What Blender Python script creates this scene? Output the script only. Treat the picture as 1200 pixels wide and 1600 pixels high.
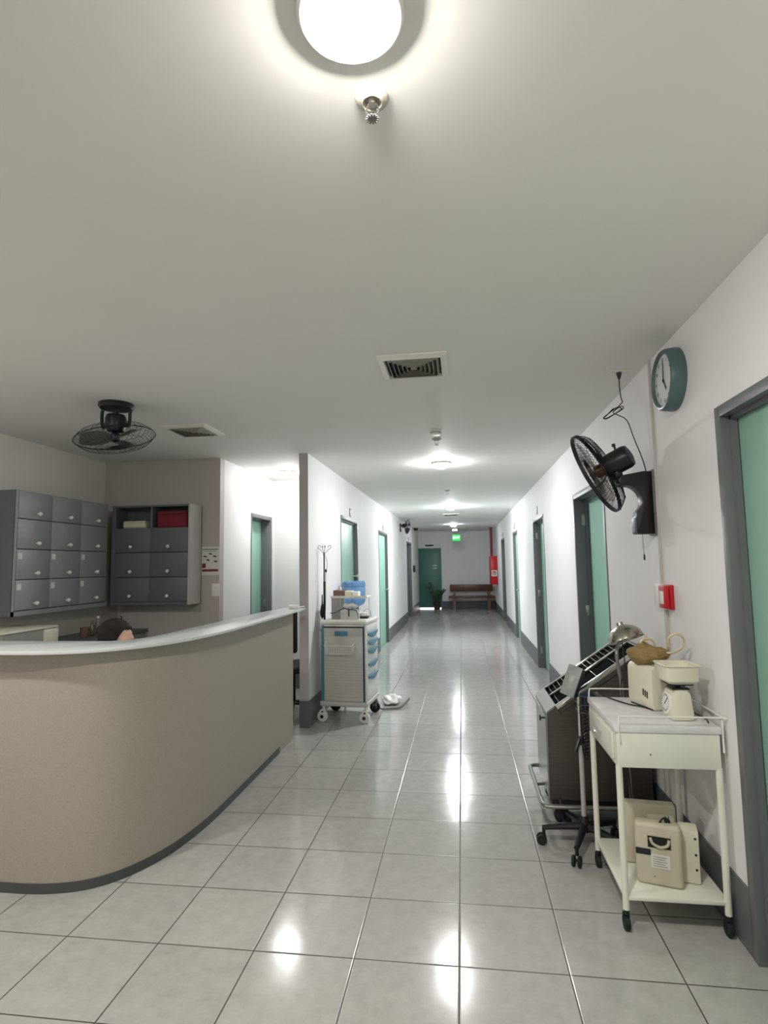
import bpy, bmesh, math, random
from mathutils import Vector, Matrix, Euler, Quaternion
random.seed(7)
PI = math.pi
for o in list(bpy.data.objects): bpy.data.objects.remove(o)
SC = bpy.context.scene
COL = SC.collection

# ------------------------------------------------------------------ camera
F, YAW, PITCH, ROLL = 886.0, .1343, .0925, -.0165
fw = Vector((-math.sin(YAW)*math.cos(PITCH), math.cos(YAW)*math.cos(PITCH), math.sin(PITCH)))
rt = Vector((math.cos(YAW), math.sin(YAW), 0)); up = rt.cross(fw)
c_, s_ = math.cos(ROLL), math.sin(ROLL)
rt2 = rt*c_ + up*s_; up2 = up*c_ - rt*s_
cam_d = bpy.data.cameras.new('camera'); cam = bpy.data.objects.new('camera', cam_d); COL.objects.link(cam)
m = Matrix((rt2, up2, -fw)).transposed().to_4x4(); m.translation = Vector((.052, -2.28, 1.5))
cam.matrix_world = m
cam_d.sensor_fit = 'HORIZONTAL'; cam_d.sensor_width = 36; cam_d.lens = F/1200*36
cam_d.clip_start = .05; cam_d.clip_end = 60
SC.camera = cam
# ------------------------------------------------------------------ world and exposure
w = bpy.data.worlds.new('world'); SC.world = w; w.use_nodes = True
w.node_tree.nodes['Background'].inputs[0].default_value = (.6, .65, .7, 1)
w.node_tree.nodes['Background'].inputs[1].default_value = .15
vs = SC.view_settings
vs.view_transform = 'Standard'; vs.look = 'None'; vs.gamma = 1; vs.use_curve_mapping = False
vs.exposure = 0.96
# ceiling lamps, the last added out of view to brighten the left side: name -> (x, y, watts, colour)
LAMPS = [(-.135, -1.27, 28, (1, .95, .87)), (-.14, 3.82, 29, (1, .99, .985)), (-.13, 8.65, 60, (.96, .985, 1)),
         (-.15, 13.6, 16, (.92, .95, 1)), (-.12, -6.2, 30, (1, .97, .93)), (-2.5, -.95, 24, (1, .96, .92))]
ALCOVE_LAMP = (-1.92, 4.0, 9, (1, .99, .96))

# ------------------------------------------------------------------ helpers
def sc(r, g, b):
    f = lambda c: (c/255/12.92 if c/255 <= .04045 else ((c/255+.055)/1.055)**2.4)
    return (f(r), f(g), f(b), 1)
def mat(name, rgb, rough=.5, metal=0, var=.06, scale=9, bump=0, bscale=60, emit=0, trans=0, alpha=1, coat=0, spec=.5, stretch=None):
    M = bpy.data.materials.new(name); M.use_nodes = True
    nt = M.node_tree; b = nt.nodes['Principled BSDF']; c = sc(*rgb)
    tc = nt.nodes.new('ShaderNodeTexCoord'); mp = nt.nodes.new('ShaderNodeMapping')
    nt.links.new(tc.outputs['Object'], mp.inputs[0])
    if stretch: mp.inputs['Scale'].default_value = stretch
    n = nt.nodes.new('ShaderNodeTexNoise'); n.inputs['Scale'].default_value = scale; n.inputs['Detail'].default_value = 4
    nt.links.new(mp.outputs[0], n.inputs['Vector'])
    r = nt.nodes.new('ShaderNodeValToRGB'); r.color_ramp.elements[0].position = .3; r.color_ramp.elements[1].position = .7
    r.color_ramp.elements[0].color = (c[0]*(1-var), c[1]*(1-var), c[2]*(1-var), 1)
    r.color_ramp.elements[1].color = (min(1, c[0]*(1+var)), min(1, c[1]*(1+var)), min(1, c[2]*(1+var)), 1)
    nt.links.new(n.outputs['Fac'], r.inputs[0]); nt.links.new(r.outputs[0], b.inputs['Base Color'])
    b.inputs['Roughness'].default_value = rough; b.inputs['Metallic'].default_value = metal
    b.inputs['Specular IOR Level'].default_value = spec
    b.inputs['Transmission Weight'].default_value = trans; b.inputs['Alpha'].default_value = alpha
    b.inputs['Coat Weight'].default_value = coat
    if bump:
        n2 = nt.nodes.new('ShaderNodeTexNoise'); n2.inputs['Scale'].default_value = bscale; n2.inputs['Detail'].default_value = 3
        nt.links.new(mp.outputs[0], n2.inputs['Vector'])
        bp = nt.nodes.new('ShaderNodeBump'); bp.inputs['Strength'].default_value = bump; bp.inputs['Distance'].default_value = .01
        nt.links.new(n2.outputs['Fac'], bp.inputs['Height']); nt.links.new(bp.outputs[0], b.inputs['Normal'])
    if emit:
        b.inputs['Emission Color'].default_value = c; b.inputs['Emission Strength'].default_value = emit
    return M

def frame_of(d):
    d = d.normalized(); a = Vector((0, 0, 1)) if abs(d.z) < .9 else Vector((1, 0, 0))
    u = d.cross(a).normalized(); return u, d.cross(u).normalized()

class MB:
    """collects shapes, then becomes one mesh object"""
    def __init__(s): s.bm = bmesh.new()
    def _merge(s, b, M=None):
        if M is not None: b.transform(M)
        me = bpy.data.meshes.new('t'); b.to_mesh(me); b.free(); s.bm.from_mesh(me); bpy.data.meshes.remove(me)
    def box(s, x0, x1, y0, y1, z0, z1, bev=0, seg=2, M=None):
        b = bmesh.new(); bmesh.ops.create_cube(b, size=1)
        b.transform(Matrix.Translation(((x0+x1)/2, (y0+y1)/2, (z0+z1)/2)) @ Matrix.Diagonal((abs(x1-x0), abs(y1-y0), abs(z1-z0), 1)))
        if bev: bmesh.ops.bevel(b, geom=b.edges[:], offset=bev, segments=seg, affect='EDGES', profile=.5)
        s._merge(b, M); return s
    def tube(s, pts, r, n=8, closed=False, caps=True):
        pts = [Vector(p) for p in pts]; N = len(pts)
        rs = r if isinstance(r, (list, tuple)) else [r]*N
        b = s.bm; rings = []; prev = None
        for i, p in enumerate(pts):
            if closed: d = pts[(i+1) % N]-pts[i-1]
            else: d = pts[min(i+1, N-1)]-pts[max(i-1, 0)]
            if d.length < 1e-9: d = Vector((0, 0, 1))
            d.normalize()
            if prev is None: u, v = frame_of(d)
            else:
                u = prev - d*prev.dot(d)
                if u.length < 1e-6: u, v = frame_of(d)
                u.normalize(); v = d.cross(u)
            prev = u
            rings.append([b.verts.new(p + (u*math.cos(2*PI*k/n)+v*math.sin(2*PI*k/n))*rs[i]) for k in range(n)])
        for i in range(N if closed else N-1):
            A, B = rings[i], rings[(i+1) % N]
            if closed and i == N-1:
                # align the closing ring with the first to avoid a twist
                best = min(range(n), key=lambda k: (A[0].co-B[k].co).length); B = B[best:]+B[:best]
            for k in range(n): b.faces.new((A[k], A[(k+1) % n], B[(k+1) % n], B[k]))
        if caps and not closed:
            b.faces.new(rings[0][::-1]); b.faces.new(rings[-1])
        return s
    def cyl(s, p0, p1, r0, r1=None, n=20, bev=0):
        p0 = Vector(p0); p1 = Vector(p1); r1 = r0 if r1 is None else r1; d = p1-p0; L = d.length
        prof = [(r0-bev, 0), (r0, bev), (r1, L-bev), (r1-bev, L)] if bev else [(r0, 0), (r1, L)]
        return s.lathe(prof, p0, d, n)
    def lathe(s, prof, origin=(0, 0, 0), axis=(0, 0, 1), n=24, cap=True, sweep=None):
        o = Vector(origin); d = Vector(axis).normalized(); u, v = frame_of(d); b = s.bm; R = []
        for r, z in prof:
            R.append([b.verts.new(o + d*z + (u*math.cos(2*PI*k/n)+v*math.sin(2*PI*k/n))*max(r, 1e-5)) for k in range(n)])
        for i in range(len(R)-1):
            for k in range(n): b.faces.new((R[i][k], R[i][(k+1) % n], R[i+1][(k+1) % n], R[i+1][k]))
        if cap:
            b.faces.new(R[0][::-1]); b.faces.new(R[-1])
        return s
    def prism(s, poly, a0, a1, axis='z', bev=0):
        """extrude a 2-D polygon; axis z: (x,y); axis y: (x,z); axis x: (y,z)"""
        b = bmesh.new()
        def P(p, t): return {'z': (p[0], p[1], t), 'y': (p[0], t, p[1]), 'x': (t, p[0], p[1])}[axis]
        A = [b.verts.new(P(p, a0)) for p in poly]; B = [b.verts.new(P(p, a1)) for p in poly]
        b.faces.new(A); b.faces.new(B[::-1]); n = len(poly)
        for i in range(n): b.faces.new((A[i], B[i], B[(i+1) % n], A[(i+1) % n]))
        bmesh.ops.recalc_face_normals(b, faces=b.faces[:])
        if bev: bmesh.ops.bevel(b, geom=b.edges[:], offset=bev, segments=2, affect='EDGES', profile=.5)
        s._merge(b); return s
    def ball(s, c, r, sx=1, sy=1, sz=1, n=16):
        b = bmesh.new(); bmesh.ops.create_uvsphere(b, u_segments=n, v_segments=max(8, n*2//3), radius=r)
        s._merge(b, Matrix.Translation(c) @ Matrix.Diagonal((sx, sy, sz, 1))); return s
    def xf(s, M): s.bm.transform(M); return s
    def build(s, name, m, parent=None, smooth=35, **kw):
        bmesh.ops.recalc_face_normals(s.bm, faces=s.bm.faces[:])
        me = bpy.data.meshes.new(name); s.bm.to_mesh(me); s.bm.free()
        if smooth:
            me.polygons.foreach_set('use_smooth', [True]*len(me.polygons)); me.set_sharp_from_angle(angle=math.radians(smooth))
        me.materials.append(m)
        o = bpy.data.objects.new(name, me); COL.objects.link(o)
        if parent: o.parent = parent
        for k, v in kw.items(): o[k] = v
        return o

def thing(name, label, cat, loc=(0, 0, 0), rz=0, group=None, rot=None):
    o = bpy.data.objects.new(name, None); COL.objects.link(o); o.empty_display_size = .1
    o.location = loc; o.rotation_euler = rot if rot else (0, 0, rz); o['label'] = label; o['category'] = cat
    if group: o['group'] = group
    return o
def tag(o, label, cat, group=None):
    o['label'] = label; o['category'] = cat
    if group: o['group'] = group
    return o
def inv(o): return (Matrix.Translation(o.location) @ o.rotation_euler.to_matrix().to_4x4()).inverted()
def struct(name, mb, m, smooth=0): return mb.build(name, m, None, smooth, kind='structure')
def copy_tree(o, parent=None):
    c = o.copy(); COL.objects.link(c)
    if parent: c.parent = parent
    for ch in [x for x in bpy.data.objects if x.parent == o]: copy_tree(ch, c)
    return c
def smooth_path(pts, sub=6, closed=False):
    P = [Vector(p) for p in pts]; out = []; n = len(P)
    rng = range(n) if closed else range(n-1)
    for i in rng:
        if closed: p0, p1, p2, p3 = P[i-1], P[i], P[(i+1) % n], P[(i+2) % n]
        else: p0, p1, p2, p3 = P[max(i-1, 0)], P[i], P[i+1], P[min(i+2, n-1)]
        for k in range(sub):
            t = k/sub
            out.append(.5*((2*p1)+(p2-p0)*t+(2*p0-5*p1+4*p2-p3)*t*t+(3*p1-p0-3*p2+p3)*t**3))
    if not closed: out.append(P[-1])
    return out
def text_mb(txt, size, M, depth=.001):
    cu = bpy.data.curves.new('t', 'FONT'); cu.body = txt; cu.size = size; cu.align_x = 'CENTER'; cu.align_y = 'CENTER'; cu.extrude = depth
    o = bpy.data.objects.new('t', cu); COL.objects.link(o)
    dg = bpy.context.evaluated_depsgraph_get(); me = bpy.data.meshes.new_from_object(o.evaluated_get(dg))
    mb = MB(); mb.bm.from_mesh(me); bpy.data.objects.remove(o); bpy.data.meshes.remove(me)
    return mb.xf(M)

# ------------------------------------------------------------------ materials
PAINT = mat('wall_paint', (236, 235, 236), .62, var=.015, scale=3, bump=.05, bscale=25)
TAUPE = mat('grey_wall_paint', (190, 183, 178), .6, var=.02, scale=3, bump=.05, bscale=25)
BEIGE = mat('beige_wall_paint', (236, 230, 222), .6, var=.02, scale=3, bump=.05, bscale=25)
CEIL = mat('ceiling_paint', (238, 238, 234), .7, var=.012, scale=2, bump=.03, bscale=8)
BAND = mat('grey_base_paint', (102, 104, 107), .45, var=.05, scale=12)
FRAME = mat('door_frame_paint', (108, 110, 112), .4, var=.04, scale=8)
TEAL = mat('teal_door_paint', (150, 196, 178), .42, var=.035, scale=4, stretch=(1, 1, .3))
TEALD = mat('dark_teal_door_paint', (78, 128, 118), .4, var=.04, scale=4)
SLATE = mat('grey_laminate', (152, 156, 157), .4, var=.04, scale=20)
SLATED = mat('dark_grey_laminate', (102, 106, 109), .45, var=.04, scale=20)
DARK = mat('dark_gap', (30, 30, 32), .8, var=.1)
KNOB = mat('white_knob', (238, 236, 230), .3, var=.02)
STICK = mat('white_sticker', (232, 232, 228), .6, var=.1, scale=90)
BLACK = mat('black_plastic', (22, 21, 22), .35, var=.1)
BLACKM = mat('black_metal', (30, 30, 30), .4, metal=.3, var=.1)
RUB = mat('black_rubber', (24, 24, 24), .7, var=.15)
CHROME = mat('chrome', (225, 225, 222), .14, metal=1, var=.03)
STEEL = mat('brushed_steel', (165, 165, 160), .32, metal=1, var=.08, scale=6, stretch=(30, 30, 1))
STEELD = mat('dull_dark_steel', (104, 99, 95), .42, metal=.85, var=.1, scale=6, stretch=(2, 2, 20))
ENAMEL = mat('cream_enamel', (230, 230, 217), .35, var=.04, scale=7, coat=.2)
WORN = mat('worn_white_top', (222, 220, 222), .4, var=.09, scale=14)
CREAM = mat('cream_plastic', (226, 222, 202), .42, var=.04)
CREAMD = mat('aged_beige_plastic', (198, 191, 168), .45, var=.05)
WHITE = mat('white_plastic', (238, 238, 234), .35, var=.02)
BLUE = mat('teal_blue_plastic', (78, 136, 164), .35, var=.04)
RIBG = mat('grey_panel_plastic', (208, 205, 199), .45, var=.03)
LAMF = mat('woven_beige_laminate', (166, 158, 145), .42, var=.07, scale=150, bump=.06, bscale=250)
TOPG = mat('grey_countertop_laminate', (212, 216, 217), .22, var=.03, scale=60)
KICK = mat('dark_kick_strip', (74, 76, 76), .4, var=.05)
TAPE = mat('dark_tape', (28, 24, 34), .4)
WOOD = mat('brown_varnished_wood', (96, 62, 44), .35, var=.25, scale=6, stretch=(1, 12, 12))
RED = mat('red_paint', (190, 20, 30), .3, var=.04)
MAROON = mat('maroon_fabric', (128, 34, 52), .8, var=.15)
CLOTH = mat('cream_cloth', (215, 210, 185), .9, var=.08, bump=.4, bscale=40)
OCHRE = mat('brown_cloth_bag', (150, 128, 84), .85, var=.2, scale=18, bump=.6, bscale=45)
TUBEM = mat('yellowed_tubing', (205, 190, 150), .3, var=.05)
PLASTICBAG = mat('white_plastic_bag', (240, 240, 238), .3, var=.03, bump=.7, bscale=30)
CARD = mat('brown_cardboard', (122, 100, 88), .8, var=.08)
CLOCKT = mat('teal_clock_case', (84, 110, 110), .35, var=.03)
CLOCKF = mat('clock_face', (214, 218, 220), .4, var=.02)
GREY = mat('mid_grey_plastic', (120, 120, 118), .4, var=.04)
LGREY = mat('light_grey_metal', (190, 192, 190), .35, var=.04, metal=.2)
AMBER = mat('amber_translucent_plastic', (84, 44, 20), .25, var=.1)
SKIN = mat('skin', (222, 178, 154), .5, var=.04, bump=.05)
HAIR = mat('dark_brown_hair', (24, 13, 12), .55, var=.35, scale=30, stretch=(3, 3, 14), bump=.5, bscale=90)
SCRUB = mat('white_uniform_cloth', (222, 224, 226), .85, var=.03, bump=.3, bscale=25)
TROUS = mat('grey_trouser_cloth', (120, 122, 128), .85, var=.04, bump=.3, bscale=25)
LEAF = mat('dark_green_leaf', (40, 74, 44), .35, var=.2)
POT = mat('dark_clay_pot', (58, 48, 42), .6, var=.1)
SOIL = mat('potting_soil', (40, 32, 26), .95, var=.4, scale=60)
SEAL = mat('cream_ceiling_metal', (232, 230, 222), .4, var=.03)
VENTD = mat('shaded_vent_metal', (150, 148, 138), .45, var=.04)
NAVY = mat('dark_blue_cuff_fabric', (28, 46, 72), .8, var=.2)
PAPER = mat('white_paper', (222, 220, 216), .7, var=.02)
INK = mat('dark_print', (60, 56, 58), .7, var=.1)
INKR = mat('dark_red_print', (128, 40, 48), .7, var=.1)
GREEN = mat('lit_green_sign', (40, 170, 80), .4, var=.02, emit=.8)
SIGNW = mat('lit_white_letters', (235, 255, 240), .4, var=.01, emit=1.2)
BULB = mat('lit_emergency_bulb', (255, 250, 235), .4, var=.01, emit=6)
DAY = mat('daylight_threshold', (255, 252, 245), .5, var=.01, emit=2.2)

def jug_mat():
    M = mat('blue_translucent_polycarbonate', (138, 180, 226), .12, var=.05, trans=.5)
    M.node_tree.nodes['Principled BSDF'].inputs['IOR'].default_value = 1.2
    return M
JUG = jug_mat()

def floor_mat():
    M = bpy.data.materials.new('glossy_grey_floor_tile'); M.use_nodes = True
    nt = M.node_tree; N = nt.nodes; Lk = nt.links; b = N['Principled BSDF']
    geo = N.new('ShaderNodeTexCoord'); sep = N.new('ShaderNodeSeparateXYZ'); Lk.new(geo.outputs['Object'], sep.inputs[0])
    def math_(op, a, bv=None, c=None):
        n = N.new('ShaderNodeMath'); n.operation = op
        for i, v in enumerate((a, bv, c)):
            if v is None: continue
            if isinstance(v, (int, float)): n.inputs[i].default_value = v
            else: Lk.new(v, n.inputs[i])
        return n.outputs[0]
    dx = math_('PINGPONG', sep.outputs[0], .2); dy = math_('PINGPONG', sep.outputs[1], .2)
    dmin = math_('MINIMUM', dx, dy)
    g = N.new('ShaderNodeMapRange'); Lk.new(dmin, g.inputs[0]); g.inputs[1].default_value = .0016; g.inputs[2].default_value = .0030
    tileid = N.new('ShaderNodeCombineXYZ')
    Lk.new(math_('FLOOR', math_('DIVIDE', sep.outputs[0], .4)), tileid.inputs[0]); Lk.new(math_('FLOOR', math_('DIVIDE', sep.outputs[1], .4)), tileid.inputs[1])
    wn = N.new('ShaderNodeTexWhiteNoise'); Lk.new(tileid.outputs[0], wn.inputs['Vector'])
    n1 = N.new('ShaderNodeTexNoise'); n1.inputs['Scale'].default_value = 14; n1.inputs['Detail'].default_value = 7; n1.inputs['Roughness'].default_value = .7
    Lk.new(geo.outputs['Object'], n1.inputs['Vector'])
    f = math_('ADD', math_('MULTIPLY', n1.outputs['Fac'], .8), math_('MULTIPLY', wn.outputs['Value'], .12))
    r = N.new('ShaderNodeValToRGB'); Lk.new(f, r.inputs[0])
    r.color_ramp.elements[0].position = .25; r.color_ramp.elements[0].color = sc(166, 166, 162)
    r.color_ramp.elements[1].position = .68; r.color_ramp.elements[1].color = sc(190, 189, 185)
    mx = N.new('ShaderNodeMixRGB'); Lk.new(g.outputs[0], mx.inputs[0]); mx.inputs[1].default_value = sc(52, 50, 46); Lk.new(r.outputs[0], mx.inputs[2])
    Lk.new(mx.outputs[0], b.inputs['Base Color'])
    n3 = N.new('ShaderNodeTexNoise'); n3.inputs['Scale'].default_value = 5; n3.inputs['Detail'].default_value = 5; Lk.new(geo.outputs['Object'], n3.inputs['Vector'])
    mr = N.new('ShaderNodeMapRange'); Lk.new(n3.outputs['Fac'], mr.inputs[0]); mr.inputs[3].default_value = .09; mr.inputs[4].default_value = .18
    rr = N.new('ShaderNodeMixRGB'); Lk.new(g.outputs[0], rr.inputs[0]); rr.inputs[1].default_value = (.45, .45, .45, 1); Lk.new(mr.outputs[0], rr.inputs[2])
    Lk.new(rr.outputs[0], b.inputs['Roughness'])
    b.inputs['Specular IOR Level'].default_value = .55
    # soft pillow edge and faint waviness of each tile
    edge = N.new('ShaderNodeMapRange'); Lk.new(dmin, edge.inputs[0]); edge.inputs[1].default_value = 0; edge.inputs[2].default_value = .006; edge.interpolation_type = 'SMOOTHSTEP'
    n2 = N.new('ShaderNodeTexNoise'); n2.inputs['Scale'].default_value = 3.2; n2.inputs['Detail'].default_value = 1; Lk.new(geo.outputs['Object'], n2.inputs['Vector'])
    h = math_('ADD', math_('MULTIPLY', edge.outputs[0], .0012), math_('MULTIPLY', n2.outputs['Fac'], .0018))
    bp = N.new('ShaderNodeBump'); bp.inputs['Strength'].default_value = .8; bp.inputs['Distance'].default_value = 1.0
    Lk.new(h, bp.inputs['Height']); Lk.new(bp.outputs[0], b.inputs['Normal'])
    return M
FLOOR = floor_mat()

# ------------------------------------------------------------------ structure
XR, XL, H = 1.105, -1.40, 2.59
YB, YE = -8.0, 17.0          # behind the camera, far end wall
XW, YN, XA, YA = -3.55, 3.05, -2.31, 4.66   # locker wall, nurse back wall, alcove side wall, alcove back
struct('floor', MB().box(-3.8, 1.4, YB-.1, YE+.1, -.08, 0), FLOOR)
struct('ceiling', MB().box(-3.8, 1.4, YB-.1, YE+.1, H, H+.08), CEIL)
DR = [(-.86, .165), (2.05, 3.185), (5.18, 6.25), (8.66, 9.56), (11.93, 13.0)]
DL = [(4.49, 5.61), (7.67, 8.86), (12.86, 14.2)]
DA = (3.885, 4.59)
TOP = 2.115
def wall_y(xa, xb, y0, y1, doors):
    mb = MB(); y = y0
    for a, b in doors:
        mb.box(xa, xb, y, a, 0, H); mb.box(xa, xb, a, b, TOP, H); y = b
    mb.box(xa, xb, y, y1, 0, H); return mb
struct('wall_right', wall_y(XR, XR+.2, YB, YE, DR), PAINT)
struct('wall_left', wall_y(XL-.085, XL, 3.01, YE, DL), PAINT)
struct('wall_locker', MB().box(XW-.1, XW, YB, YN, 0, H), BEIGE)
struct('wall_nurse', MB().box(XW-.1, XA, YN, YN+.1, 0, H), TAUPE)
struct('wall_alcove', wall_y(XA-.16, XA, YN+.1, YA, [DA]), PAINT)
struct('wall_alcove_back', MB().box(XA-.16, XL-.085, YA, YA+.1, 0, H), PAINT)
struct('wall_end', MB().box(XL-.2, -1.42, YE, YE+.1, 0, H).box(-1.42, -.63, YE, YE+.1, 2.03, H).box(-.63, XR+.2, YE, YE+.1, 0, H), PAINT)
struct('wall_back', MB().box(XW-.1, XR+.2, YB-.1, YB, 0, H), PAINT)
# the taupe painted end of the thin corridor wall
struct('trim_1', MB().box(XL-.087, XL+.001, 3.004, 3.012, .245, H), TAUPE)
struct('trim_2', MB().box(XL-.088, XL+.0105, 2.998, 3.012, 0, .245), BAND)
def base_y(x0, x1, y0, y1, doors):
    mb = MB(); y = y0
    for a, b in doors:
        mb.box(x0, x1, y, a, 0, .245); y = b
    mb.box(x0, x1, y, y1, 0, .245); return mb
struct('baseboard_right', base_y(XR-.008, XR+.001, YB, YE, DR), BAND)
struct('baseboard_left', base_y(XL-.001, XL+.008, 3.012, YE, DL), BAND)
struct('baseboard_end', MB().box(-.63, XR, YE-.008, YE+.001, 0, .245), BAND)
struct('baseboard_alcove', MB().box(XA, XA+.008, YN+.1, DA[0], 0, .245).box(XA, XL-.085, YA-.008, YA, 0, .245), BAND)
# white boxed conduit along the top of the end wall
struct('trim_3', MB().box(.2, XR-.09, YE-.07, YE, H-.075, H-.02, .004), WHITE)

DN = [0]
def door(side, a, b, depth, leafmat=TEAL, handle=True, hinges=False, hz=1.0, handle_far=False, top=TOP):
    """side: +1 right wall (opens to +x), -1 left wall"""
    DN[0] += 1; x = XR if side > 0 else XL
    if side == 0: x, side = XA, -1
    root = bpy.data.objects.new('door_%d' % DN[0], None); COL.objects.link(root); root['kind'] = 'structure'
    root.location = (x, (a+b)/2, 0); w = (b-a)/2; s = side
    fm = MB(); T = .045; fd = depth+.03
    T2 = .022
    fm.box(-.006*s, fd*s, -w, -w+T2, 0, top, .002).box(-.010*s, fd*s, w-T, w, 0, top, .002).box(-.010*s, fd*s, -w+T2, w-T, top-T, top, .002)
    fr = fm.build('door_frame', FRAME, root)
    # rebate stops of the frame
    MB().box((depth-.028)*s, (depth-.004)*s, w-T-.014, w-T, 0, top-T).box((depth-.028)*s, (depth-.004)*s, -w+T, w-T, top-T-.014, top-T).build('door_stop', FRAME, fr)
    lf = MB().box(depth*s, (depth+.04)*s, -w+T2+.003, w-T-.003, .008, top-T-.003, .002).build('door_leaf', leafmat, root)
    if handle:
        yy = (w-T-.07) * (1 if handle_far else -1)
        hb = MB().cyl((depth*s, yy, hz), ((depth-.012)*s, yy, hz), .028).cyl(((depth-.01)*s, yy, hz), ((depth-.05)*s, yy, hz), .009)
        hb.ball(((depth-.06)*s, yy, hz), .026, sx=.8)
        hb.build('door_knob', CHROME, lf)
    if hinges:
        hm = MB()
        for z in (1.88, 1.05, .25):
            hm.box((depth-.06)*s, (depth-.015)*s, w-T-.003, w-T+.001, z-.05, z+.05, .001).cyl(((depth-.008)*s, w-T-.006, z-.05), ((depth-.008)*s, w-T-.006, z+.05), .007, n=10)
        hm.build('hinge', STEEL, fr)
    return root
door(1, *DR[0], .055, handle=False)
door(1, *DR[1], .115, hinges=True, handle=False)
door(1, *DR[2], .088, hinges=True, handle=False)
door(1, *DR[3], .04, hz=.98)
door(1, *DR[4], .10, leafmat=TEAL, hz=.98)
door(-1, *DL[0], .045, hz=1.35, handle_far=True)
door(-1, *DL[1], .04, hz=1.02, handle_far=True)
door(-1, *DL[2], .12)
door(0, *DA, .115, handle=False, hinges=True)
# end door facing the corridor
root = bpy.data.objects.new('door_10', None); COL.objects.link(root); root['kind'] = 'structure'; root.location = (-1.025, YE, 0)
MB().box(-.395, -.355, -.01, .1, 0, 2.03).box(.355, .395, -.01, .1, 0, 2.03).box(-.355, .355, -.01, .1, 1.99, 2.03).build('door_frame', TEALD, root)
lf = MB().box(-.352, .352, .03, .07, .035, 1.988, .002).build('door_leaf', TEALD, root)
MB().cyl((.28, .03, 1.0), (.28, -.03, 1.0), .012).ball((.28, -.04, 1.0), .028).build('door_knob', CHROME, lf)
MB().box(.1, .24, .0285, .0305, 1.42, 1.46).box(.1, .24, .0285, .0305, 1.33, 1.36).build('door_notice', PAPER, lf)
MB().box(-.352, .352, .045, .095, .002, .03).build('daylight_gap', DAY, root)

# number plates above the doors
def plate(x, y, z, side, label):
    o = MB().box(-.004, .004, -.045, .045, -.055, .055, .002).build('door_number_plate', GREY); o.location = (x-side*.0045, y, z)
    return tag(o, label, 'sign', 'number plates above the corridor doors')
plate(XR, 5.76, 2.215, 1, 'small grey plate above the third door on the right')
plate(XR, 9.15, 2.205, 1, 'small grey plate above the right-hand door with a silver knob')
plate(XR, 12.4, 2.205, 1, 'small grey plate above the last door on the right, nearest the red fire cabinet')
plate(XL, 5.1, 2.195, -1, 'small grey plate above the left-hand door behind the blue water jug')
plate(XL, 8.25, 2.185, -1, 'small grey plate above the second corridor door on the left')
plate(XL, 13.4, 2.20, -1, 'small grey plate above the last door on the left')
o = MB().box(-.14, .14, -.012, 0, -.025, .025, .003).build('door_name_plate', INK); o.location = (-1.02, YE, 2.12)
tag(o, 'narrow dark plate on the end wall above the dark teal door', 'sign')

# ------------------------------------------------------------------ ceiling lamps
def glow(name, col, strength):
    M = bpy.data.materials.new(name); M.use_nodes = True; b = M.node_tree.nodes['Principled BSDF']
    b.inputs['Base Color'].default_value = (.9, .9, .88, 1); b.inputs['Emission Color'].default_value = (*col, 1); b.inputs['Emission Strength'].default_value = strength
    return M
def lamp(x, y, watts, col, label, dome=.066, rim=.016):
    r = .092
    t = thing('ceiling_lamp', label, 'ceiling lamp', (x, y, H))
    MB().lathe([(r-.012, -.002), (r+.014, -.002), (r+.015, -rim*.5), (r+.008, -rim), (r-.002, -rim), (r-.006, -.012)], n=48).build('trim_ring', SEAL, t)
    area = (1+8*dome*dome/r/r*.12)*1.15*PI*r*r
    MB().lathe([(.0, -dome), (r*.4, -dome*.95), (r*.68, -dome*.82), (r*.88, -dome*.6), (r-.008, -dome*.36), (r-.010, -.010)], n=40, cap=False).build('diffuser', glow('lit_diffuser', col, watts/area/PI), t)
lab = ['bright warm round ceiling lamp nearest the camera, cut by the top of the picture',
       'round white lamp on the corridor ceiling just past the smoke detector',
       'round white lamp on the corridor ceiling past the small sprinkler', 
       'farthest round lamp on the corridor ceiling, just before the green exit sign',
       'round lamp on the lobby ceiling behind the camera', 'added unseen fill lamp on the lobby ceiling left of the camera']
for (x, y, wt, c), l in zip(LAMPS, lab): lamp(x, y, wt, c, l, .037 if y < 0 else .066, .0165 if y < 0 else .020)
lamp(*ALCOVE_LAMP, 'round lamp on the ceiling of the bright recess behind the nurse station')

# sprinklers
def sprinkler(x, y, label, s=1.0):
    t = thing('sprinkler', label, 'sprinkler', (x, y, H), group='ceiling sprinklers')
    MB().lathe([(.040*s, -.001), (.046*s, -.004), (.040*s, -.012), (.026*s, -.016), (.022*s, -.010), (.020*s, -.002)], n=32).build('escutcheon', mat('painted_sprinkler_cup', (188, 180, 170), .45), t)
    f = MB().cyl((0, 0, 0), (0, 0, -.022*s), .014*s, .011*s)
    for sg in (-1, 1):
        f.tube(smooth_path([(sg*.011*s, 0, -.020*s), (sg*.017*s, 0, -.034*s), (sg*.014*s, 0, -.046*s), (sg*.003*s, 0, -.056*s)], 4), .0026*s, 6)
    f.cyl((0, 0, -.056*s), (0, 0, -.062*s), .004*s)
    f.build('frame_arms', CHROME, t)
    d = MB().cyl((0, 0, -.062*s), (0, 0, -.0645*s), .009*s)
    for k in range(12):
        a = k*PI/6; d.box(.007*s, .018*s, -.0025*s, .0025*s, -.0640*s, -.0625*s, M=Matrix.Rotation(a, 4, 'Z'))
    d.build('deflector', GREY, t)
sprinkler(-.125, -1.06, 'chrome sprinkler head in a round cup beside the nearest bright lamp', .86)
sprinkler(-.135, 2.62, 'sprinkler head just behind the white smoke detector', .9)
sprinkler(-.13, 6.18, 'small sprinkler head on the corridor ceiling between two round lamps', .9)
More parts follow.
